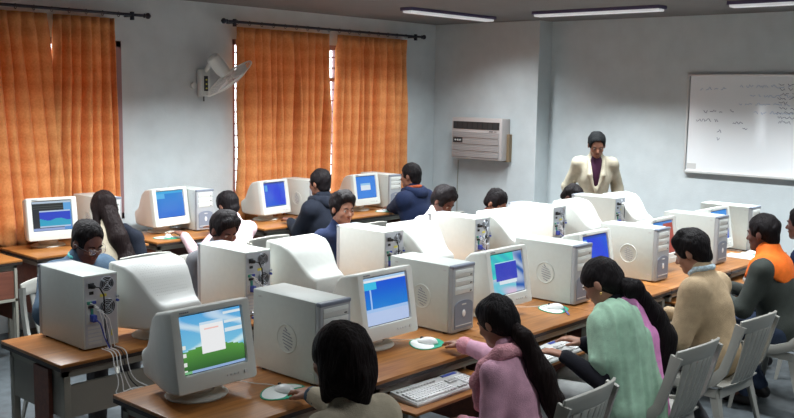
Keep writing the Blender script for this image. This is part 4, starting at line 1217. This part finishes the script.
bm = bmesh.new(); box(bm, 2.6, 2.95, 3.45, 3.52, .0, .05, .004); tag(obj('power_strip', bm, M['black']), 'black power strip on the floor behind the near desks', 'power strip')

# ------------------------------------------------------------------ chairs
def make_chair(m='chair'):
    root = empty('plastic_chair')
    th = .012
    def sheet(name, fn, nu, nv, parent=root, t=.010):
        bm = bmesh.new(); g = [[bm.verts.new(fn(i / nu, j / nv)) for i in range(nu + 1)] for j in range(nv + 1)]
        for j in range(nv):
            for i in range(nu): bm.faces.new((g[j][i], g[j][i + 1], g[j + 1][i + 1], g[j + 1][i]))
        o = obj(name, bm, M[m], parent, 'all'); s = o.modifiers.new('t', 'SOLIDIFY'); s.thickness = t; s.offset = 0
        bv = o.modifiers.new('b', 'BEVEL'); bv.width = .003; bv.segments = 2
        return o
    def seatf(u, v):
        x = (u - .5) * 2; y = -.20 + .42 * v
        w = .205 + .025 * v
        z = .435 - .018 * (1 - x * x) * math.sin(PI * min(1, v * 1.1)) - (.03 * max(0, (v - .85) / .15) ** 2) + (.012 * x * x)
        return (x * w, y, z)
    sheet('seat', seatf, 12, 12)
    # backrest: outer posts sweep from the seat sides up to a bowed top rail
    def post(sx):
        bm = bmesh.new(); rings = []
        path = [(.222, .16, .415, .020), (.226, .05, .425, .024), (.224, -.06, .440, .028), (.218, -.15, .475, .030), (.212, -.205, .54, .026), (.208, -.238, .64, .023), (.203, -.262, .73, .024), (.196, -.280, .80, .030)]
        for i, (x, y, z, w) in enumerate(path):
            a = path[max(i - 1, 0)]; c = path[min(i + 1, len(path) - 1)]
            d = Vector((sx * (c[0] - a[0]), c[1] - a[1], c[2] - a[2])).normalized(); n = Vector((sx, 0, 0)); n = (n - d * n.dot(d)).normalized(); q = d.cross(n)
            C = Vector((sx * x, y, z)); rings.append([C + n * p * .009 + q * r * w for p, r in ((-1, -1), (1, -1), (1.6, 0), (1, 1), (-1, 1), (-.6, 0))])
        loft(bm, rings); return bm
    for sx in (-1, 1): obj('side_post', post(sx), M[m], root, True)
    def rail(u, v):
        x = (u - .5) * 2; bow = (1 - x * x)
        return (x * .205, -.262 - .050 * bow - .022 * v, .755 + .070 * v + .020 * bow * v)
    sheet('top_rail', rail, 16, 3, t=.014)
    def backp(x0, x1):
        def f(u, v):
            x = (x0 + (x1 - x0) * u) * (.86 + .14 * v); bow = 1 - (x / .2) ** 2
            return (x, -.195 - .020 * bow * 1.2 - .070 * v ** .8 - .030 * bow * v, .455 + .31 * v)
        return f
    for k in range(7):
        c = (k - 3) * .043; sheet('back_slat', backp(c - .0185, c + .0185), 2, 8, t=.009)
    for sx in (-1, 1):
        for fy in (1, -1):
            bm = bmesh.new(); y0 = .17 if fy > 0 else -.17; y1 = .215 if fy > 0 else -.27
            rings = []
            for t in (0, .25, .6, 1):
                w = .048 * (1 - t) + .022 * t; x = sx * (.205 + .035 * t); y = y0 + (y1 - y0) * t; z = .425 * (1 - t) + .0 * t
                L = [(0, 0), (1, 0), (1, .25), (.22, .25), (.22, 1), (0, 1)]
                rings.append([(x - sx * a * w, y - fy * b_ * w * 1.0, z) for a, b_ in L])
            loft(bm, rings); obj('leg', bm, M[m], root)
    bm = bmesh.new(); box(bm, -.20, .20, .165, .178, .375, .425, .004); box(bm, -.19, .19, -.185, -.172, .375, .43, .004)
    for sx in (-1, 1): box(bm, sx * .208 - .006, sx * .208 + .006, -.17, .17, .38, .43, .004)
    obj('seat_rim', bm, M[m], root)
    return root
ch = make_chair()
cs = [(3.22, 2.14, 2, 'white plastic chair of the girl in pink, its slatted back at the bottom edge'), (4.20, 2.12, -3, 'white plastic chair of the woman with the green scarf'), (5.00, 2.14, -4, 'white plastic chair of the boy in the beige sweater'), (6.02, 2.10, -2, 'white plastic chair of the man in orange, at the right edge'), (6.86, 2.12, 0, 'white plastic chair of the person cut by the right edge'), (2.26, 2.08, 0, 'white plastic chair of the short haired girl'),
      (2.74, 5.02, 180, 'white plastic chair of the man with spectacles'), (3.74, 5.06, 178, 'white plastic chair of the boy with lowered eyes'), (4.90, 5.10, 180, 'white plastic chair of the boy in the navy jacket'), (5.95, 5.06, 180, 'white plastic chair of the bowed boy in white'), (6.72, 5.04, 180, 'white plastic chair of the person hidden behind a monitor'), (7.72, 4.98, 180, 'white plastic chair of the student beside the teacher'),
      (3.62, 5.94, 0, 'white plastic chair of the long haired girl by the curtain'), (4.78, 5.98, 0, 'white plastic chair of the student in pink shirt at the wall'), (5.95, 5.98, 0, 'white plastic chair of the boy in black'), (7.05, 5.96, 0, 'white plastic chair of the navy hooded boy')]
for k, (x, y, a, lab) in enumerate(cs):
    o = ch if k == 0 else copy_tree(ch); o.location = (x, y, 0); o.rotation_euler = (0, 0, math.radians(a)); tag(o, lab, 'chair', 'white plastic chairs')

# ------------------------------------------------------------------ people
C_ = dict(
    beige=cloth('beige_wool', (0.46, 0.40, 0.30)), pink=cloth('pink_fleece', (0.68, 0.38, 0.50), rough=.95), fuzzy=cloth('fuzzy_pink_wool', (0.76, 0.36, 0.42), bump=.9, bscale=130, rough=1),
    black=cloth('black_knit', (0.014, 0.014, 0.020)), green=cloth('mint_green_chiffon', (0.36, 0.56, 0.42), noise=.12), magenta=cloth('orchid_pink_chiffon', (0.78, 0.30, 0.62)), pale=cloth('pale_grey_cotton', (0.50, 0.52, 0.52)),
    sweater=cloth('camel_sweater', (0.47, 0.35, 0.22), bump=.5), check=cloth('pale_check_shirt', (0.50, 0.62, 0.68), noise=.3, nscale=90), orange=cloth('orange_nylon', (0.88, 0.17, 0.02), rough=.6), darkgreen=cloth('dark_grey_green_nylon', (0.040, 0.047, 0.042), rough=.6),
    blue=cloth('steel_blue_nylon', (0.06, 0.10, 0.15)), teal=cloth('teal_cotton', (0.10, 0.42, 0.42)), navy=cloth('navy_cotton', (0.012, 0.020, 0.055)), white=cloth('white_cotton', (0.66, 0.66, 0.62)), blackhood=cloth('black_hooded_cotton', (0.010, 0.013, 0.022)),
    cream=cloth('cream_wool', (0.55, 0.48, 0.36)), pinkwhite=cloth('pink_white_cotton', (0.68, 0.48, 0.52), noise=.25, nscale=50), suit=cloth('cream_suit_cloth', (0.44, 0.405, 0.315), bump=.2), plum=cloth('dark_plum_shirt', (0.045, 0.014, 0.035)),
    denim=cloth('dark_denim', (0.035, 0.05, 0.09)), grey=cloth('grey_trouser_cloth', (0.12, 0.12, 0.13)), darkred=cloth('dark_red_cotton', (0.10, 0.03, 0.03)), rust=cloth('rust_cotton', (0.45, 0.10, 0.04)))
NR, MR, WR = 'students of the near row', 'students of the middle row', 'students at the curtained wall'
D2 = math.radians
# --- near row (backs to the camera)
p1 = person('girl with short black hair and beige sweater, hand on a mouse, nearest the camera', 2.15, 2.06, D2(-2), lean=12, head=(4, 12, 0), hands=((2.12, 2.50, .70), (2.455, 2.77, .787)), hair='bob', hair_mat='hair_brown', female=True, near=True, top=C_['beige'], trousers=C_['denim'], group=NR, seed=11, hz=.50, skin='skin_light', bulk=.006)
t = Solid()
for i in (1,):
    a, e, w = p1['arms'][i]; wd = (w - e) / np.linalg.norm(w - e); t.rc(w - wd * .085, w - wd * .012, .042, .038, .01)
t.post.append(wrinkles(.002, 5, 90, 90)); solid_obj(t, 'cuff', C_['pale' if False else 'blue'], p1['root'], .008)
p2 = person('girl in pink fleece with a black ponytail reaching for a mouse', 3.20, 2.16, D2(0), lean=13, head=(26, 0, 0), hands=((3.12, 2.42, .56), (3.475, 2.80, .79)), hair='ponytail', female=True, near=True, top=C_['pink'], trousers=C_['pale'], group=NR, seed=12, sc=.90, hz=.50, skin='skin_light', cuff=C_['fuzzy'])
H, T, sc = p2['H'], p2['T'], p2['sc']
t = Solid(); NBp = p2['NB']
t.rc(H(0, -.085, -.06), H(0, -.125, -.11), .030, .034, .02); t.rc(H(0, -.125, -.11), T(.05, -.145, .34), .036, .050, .03); t.rc(T(.05, -.145, .34), T(.08, -.165, .20), .052, .048, .03); t.rc(T(.08, -.165, .20), T(.10, -.165, .05), .046, .018, .03)
t.post.append(wrinkles(.004, 3, 60, 18)); solid_obj(t, 'ponytail', M['hair_brown'], p2['root'], .009)
t = Solid()
pts = [T(-.13, .10, .34), T(-.14, .03, .42), T(-.10, -.05, .475), T(0, -.085, .475), T(.10, -.05, .475), T(.14, .03, .42), T(.13, .10, .34)]
for q in range(6): t.rc(pts[q], pts[q + 1], .030, .030, .02)
t.rc(pts[0], T(-.10, .13, .22), .030, .026, .02)
t.post.append(wrinkles(.004, 8, 80, 80)); solid_obj(t, 'scarf', C_['fuzzy'], p2['root'], .008)
p3 = person('woman in a green and pink scarf with a long bushy ponytail, typing', 4.10, 2.13, D2(4), lean=14, head=(34, 4, 0), hands=((3.85, 2.37, .73), (4.13, 2.43, .73)), hair='ponytail', female=True, near=True, top=C_['black'], trousers=C_['pale'], group=NR, seed=13, sc=.99, hz=.50, skin='skin_light', elbow_out=.15)
H, T = p3['H'], p3['T']
t = Solid()
t.rc(H(0, -.09, -.055), H(.01, -.13, -.10), .032, .045, .02); t.rc(H(.01, -.13, -.10), T(.14, -.12, .39), .046, .066, .03); t.rc(T(.14, -.12, .39), T(.20, -.13, .26), .070, .074, .03); t.rc(T(.20, -.13, .26), T(.21, -.12, .08), .070, .045, .03)
t.post.append(wrinkles(.006, 3, 70, 30)); solid_obj(t, 'ponytail', M['hair'], p3['root'], .009)
bm = bmesh.new(); bmesh.ops.create_uvsphere(bm, u_segments=10, v_segments=6, radius=.007, matrix=Matrix.Translation(Vector(H(-.080, -.004, -.046)))); obj('earring', bm, M['gold'], p3['root'], True)
def drape(name, m, P, prims, inf, folds, amp, seed, zmin=None, keep=None):
    """loose cloth lying over the clothes: a thin inflated layer kept only where keep() says"""
    t = Solid(); T, SH = P['T'], P['SH']; sc = P['sc']; g = .9
    for pr_ in prims: t.rc(*pr_)
    def fold(F, X, Y, Z):
        return (F + amp * np.sin((X * .9 - Y * .6) * folds + .8 * np.sin(Z * 4)) + amp * .5 * np.sin((X * .9 - Y * .6) * folds * 1.63 + Z * 5 + 1)).astype(np.float32)
    t.post.append(fold)
    if keep is not None: t.post.append(keep)
    o = solid_obj(t, name, m, P['root'], .009)
    return o
SH, T = p3['SH'], p3['T']; a0, e0, w0 = p3['arms'][0]
hem = T(-.17, -.10, -.12)
drape('green_scarf', C_['green'], p3, [
    (SH[0] + np.array((.02, 0, .015)), e0 * .55 + SH[0] * .45, .085, .085, .04), (T(-.06, -.03, .40), T(-.08, -.02, .05), .120, .135, .05), (T(-.02, -.05, .30), T(-.03, -.05, .02), .125, .140, .05),
    (SH[0], T(-.16, -.06, -.02), .085, .075, .04), (T(-.16, -.06, -.02), T(-.17, -.07, -.26), .075, .055, .04), (T(-.02, -.07, .0), T(-.04, -.12, -.24), .11, .075, .04)], 0, 110, .0055, 1,
    keep=lambda F, X, Y, Z: np.maximum(F, (X + .005 + (.012 * np.sin(Z * 9))).astype(np.float32) + 0 * F))
drape('pink_scarf_edge', C_['magenta'], p3, [
    (T(-.06, .02, .47), T(.0, -.07, .45), .050, .060, .03), (T(.0, -.07, .45), T(.035, -.085, .30), .070, .085, .03), (T(.035, -.085, .30), T(.055, -.08, .05), .085, .085, .03), (T(.055, -.08, .05), T(.05, -.11, -.2), .085, .05, .03)], 0, 90, .004, 2,
    keep=lambda F, X, Y, Z: np.maximum(F, np.maximum((X - .105).astype(np.float32) + 0 * F, (-.02 - X).astype(np.float32) + 0 * F)))
p4 = person('boy in a camel sweater over a pale checked collar, looking down', 5.07, 2.12, D2(0), lean=14, head=(26, 6, 0), hands=((4.90, 2.47, .715), (5.14, 2.47, .715)), hair='thick', near=True, top=C_['sweater'], trousers=C_['grey'], group=NR, seed=14, sc=1.0, hz=.53, skin='skin_light', collar=C_['check'], bulk=.012, shoe='shoe_red', tuck=.12)
p5 = person('man in an orange and dark green jacket looking at the far screen', 6.02, 2.10, D2(0), lean=14, head=(8, -4, 0), hands=((5.85, 2.50, .72), (6.15, 2.50, .72)), hair='short', near=True, top=C_['darkgreen'], trousers=C_['denim'], group=NR, seed=15, sc=1.0, hz=.53, skin='skin_dark', bulk=.006, tuck=.15)
T, SH = p5['T'], p5['SH']; t = Solid()
t.rc(SH[0] * .8 + SH[1] * .2, SH[1] * .8 + SH[0] * .2, .092, .092, .05); t.ell(T(0, -.01, .34), (.166, .126, .160), p5['R'], .05); t.rc(p5['NB'] - p5['up'] * .05, p5['NB'] + p5['up'] * .025, .092, .078, .03)
t.rc(T(-.12, .03, .42), T(-.10, .09, .34), .05, .05, .03); t.rc(T(.12, .03, .42), T(.10, .09, .34), .05, .05, .03)
t.post.append(lambda F, X, Y, Z: np.maximum(F, (.775 + .62 * np.abs(X) - Z).astype(np.float32) + 0 * F)); t.post.append(wrinkles(.003, 9))
solid_obj(t, 'orange_yoke', C_['orange'], p5['root'], .010)
p6 = person('person with black hair cut off by the right edge of the photo', 6.78, 2.12, D2(0), lean=14, head=(6, 0, 0), hair='short', top=C_['navy'], trousers=C_['denim'], group=NR, seed=16, sc=1.0, skin='skin_dark')
# --- middle row (facing the camera's side)
person('man with spectacles and steel blue jacket behind the left tower', 2.72, 5.05, PI + D2(4), lean=15, head=(24, 0, 0), hands=((2.83, 4.52, .75), (2.55, 4.55, .75)), hair='short', top=C_['blue'], trousers=C_['grey'], group=MR, seed=21, glasses=True, skin='skin_dark', collar=C_['teal'], hz=.53, elbow_out=1.6, bulk=.03)
person('boy with thick black hair and lowered eyes above the second tower', 3.72, 5.06, PI, lean=14, head=(24, -4, 0), hair='thick', top=C_['grey'], trousers=C_['grey'], group=MR, seed=22, skin='skin_dark', hz=.50)
person('boy in navy jacket with a side parting, looking to the right', 4.84, 5.06, PI, lean=12, head=(8, -10, 0), hair='thick', top=C_['navy'], trousers=C_['grey'], group=MR, seed=23, skin='skin_light', hz=.53)
person('boy in white shirt bowing his head with tousled black hair', 5.90, 5.02, PI, lean=14, head=(36, 4, 0), hair='thick', top=C_['white'], trousers=C_['grey'], group=MR, seed=24, skin='skin_dark', hz=.54)
person('student of whom only the smooth black hair top shows above a monitor', 6.67, 5.04, PI, lean=14, head=(34, 0, 0), hair='ponytail', top=C_['darkred'], trousers=C_['grey'], group=MR, seed=25, skin='skin', hz=.46, female=True)
person('student with black hair bent low right in front of the teacher', 7.68, 4.96, PI, lean=20, head=(48, 6, 0), hair='short', top=C_['white'], trousers=C_['grey'], group=MR, seed=26, skin='skin_dark', hz=.48)
# --- wall row (backs to the room)
r1 = person('girl with long dark hair and cream top by the left curtain', 3.58, 6.02, D2(-4), lean=12, head=(10, 0, 0), hair='long', hair_mat='hair_brown', top=C_['cream'], trousers=C_['denim'], group=WR, seed=31, skin='skin', female=True, hz=.52)
H, T = r1['H'], r1['T']; t = Solid()
t.rc(H(0, -.075, -.03), T(.02, -.12, .38), .062, .066, .03); t.rc(T(.02, -.12, .38), T(.08, -.14, .20), .068, .055, .03); t.rc(T(.05, -.15, .20), T(.06, -.14, .08), .06, .03, .03)
t.post.append(wrinkles(.004, 3, 60, 18)); solid_obj(t, 'long_hair', M['hair_brown'], r1['root'], .012)
t = Solid(); t.rc(T(.17, -.10, .36), T(.19, -.13, .05), .055, .06, .03); t.rc(T(.17, -.10, .36), T(.10, -.08, .44), .05, .04, .03); t.rc(T(-.17, -.06, .36), T(-.19, -.10, .1), .055, .05, .03); t.rc(T(.12, -.13, .10), T(-.12, -.13, .10), .07, .07, .03); solid_obj(t, 'black_jacket', C_['blackhood'], r1['root'], .012)
person('student in pink and white shirt mostly hidden behind the second boy', 4.84, 6.12, D2(0), lean=16, head=(26, 0, 0), hands=((4.50, 6.46, .78), (4.9, 6.5, .78)), hair='short', top=C_['pinkwhite'], trousers=C_['grey'], group=WR, seed=32, skin='skin', hz=.44)
person('boy in black hooded jacket with one hand on a mouse', 5.76, 6.06, D2(0), lean=8, head=(6, 8, 0), hands=((5.70, 6.50, .79), (5.93, 6.5, .79)), hair='short', top=C_['blackhood'], trousers=C_['grey'], group=WR, seed=33, skin='skin', hood=C_['blackhood'], hz=.54, sc=1.03, bulk=.02)
person('boy in navy hooded jacket with a rust collar, before the last wall screen', 6.96, 6.02, D2(0), lean=8, head=(6, 14, 0), hands=((7.08, 6.52, .79), (7.3, 6.5, .79)), hair='short', top=C_['navy'], trousers=C_['denim'], group=WR, seed=34, skin='skin', hood=C_['navy'], collar=C_['rust'], hz=.54, sc=1.03, bulk=.02)
# --- the teacher
te = person('teacher standing in a cream suit and plum shirt, looking down', 8.22, 4.79, D2(128), lean=4, head=(24, 0, 0), hair='short', hair_mat='hair_grey', top=C_['suit'], trousers=C_['suit'], seed=41, skin='skin', stand=True, hz=.89, sc=1.03, openfront=True, bulk=.004, hands=(None, None))
T, NB, up = te['T'], te['NB'], te['up']
t = Solid(); t.ell(T(0, .035, .29), (.090, .088, .24), te['R'], .03); t.rc(NB - up * .06, NB + up * .012, .070, .064, .02); t.post.append(wrinkles(.002, 2)); solid_obj(t, 'plum_shirt', C_['plum'], te['root'], .012)
for s in (-1, 1):
    t = Solid(); t.rc(T(s * .070, .065, .46), T(s * .062, .120, .32), .016, .030, .01); t.rc(T(s * .062, .120, .32), T(s * .012, .135, .16), .026, .010, .01); solid_obj(t, 'lapel', C_['suit'], te['root'], .010)
bm = bmesh.new(); lathe(bm, [(0, .004), (.010, .004), (.011, 0)], 12, Matrix.Translation(Vector(T(0, .140, .13))) @ Matrix.Rotation(-PI / 2, 4, 'X')); obj('button', bm, M['ac_wood'], te['root'], True)
bm = bmesh.new(); lathe(bm, [(0, .004), (.010, .004), (.011, 0)], 12, Matrix.Translation(Vector(T(0, .138, .05))) @ Matrix.Rotation(-PI / 2, 4, 'X')); obj('button', bm, M['ac_wood'], te['root'], True)
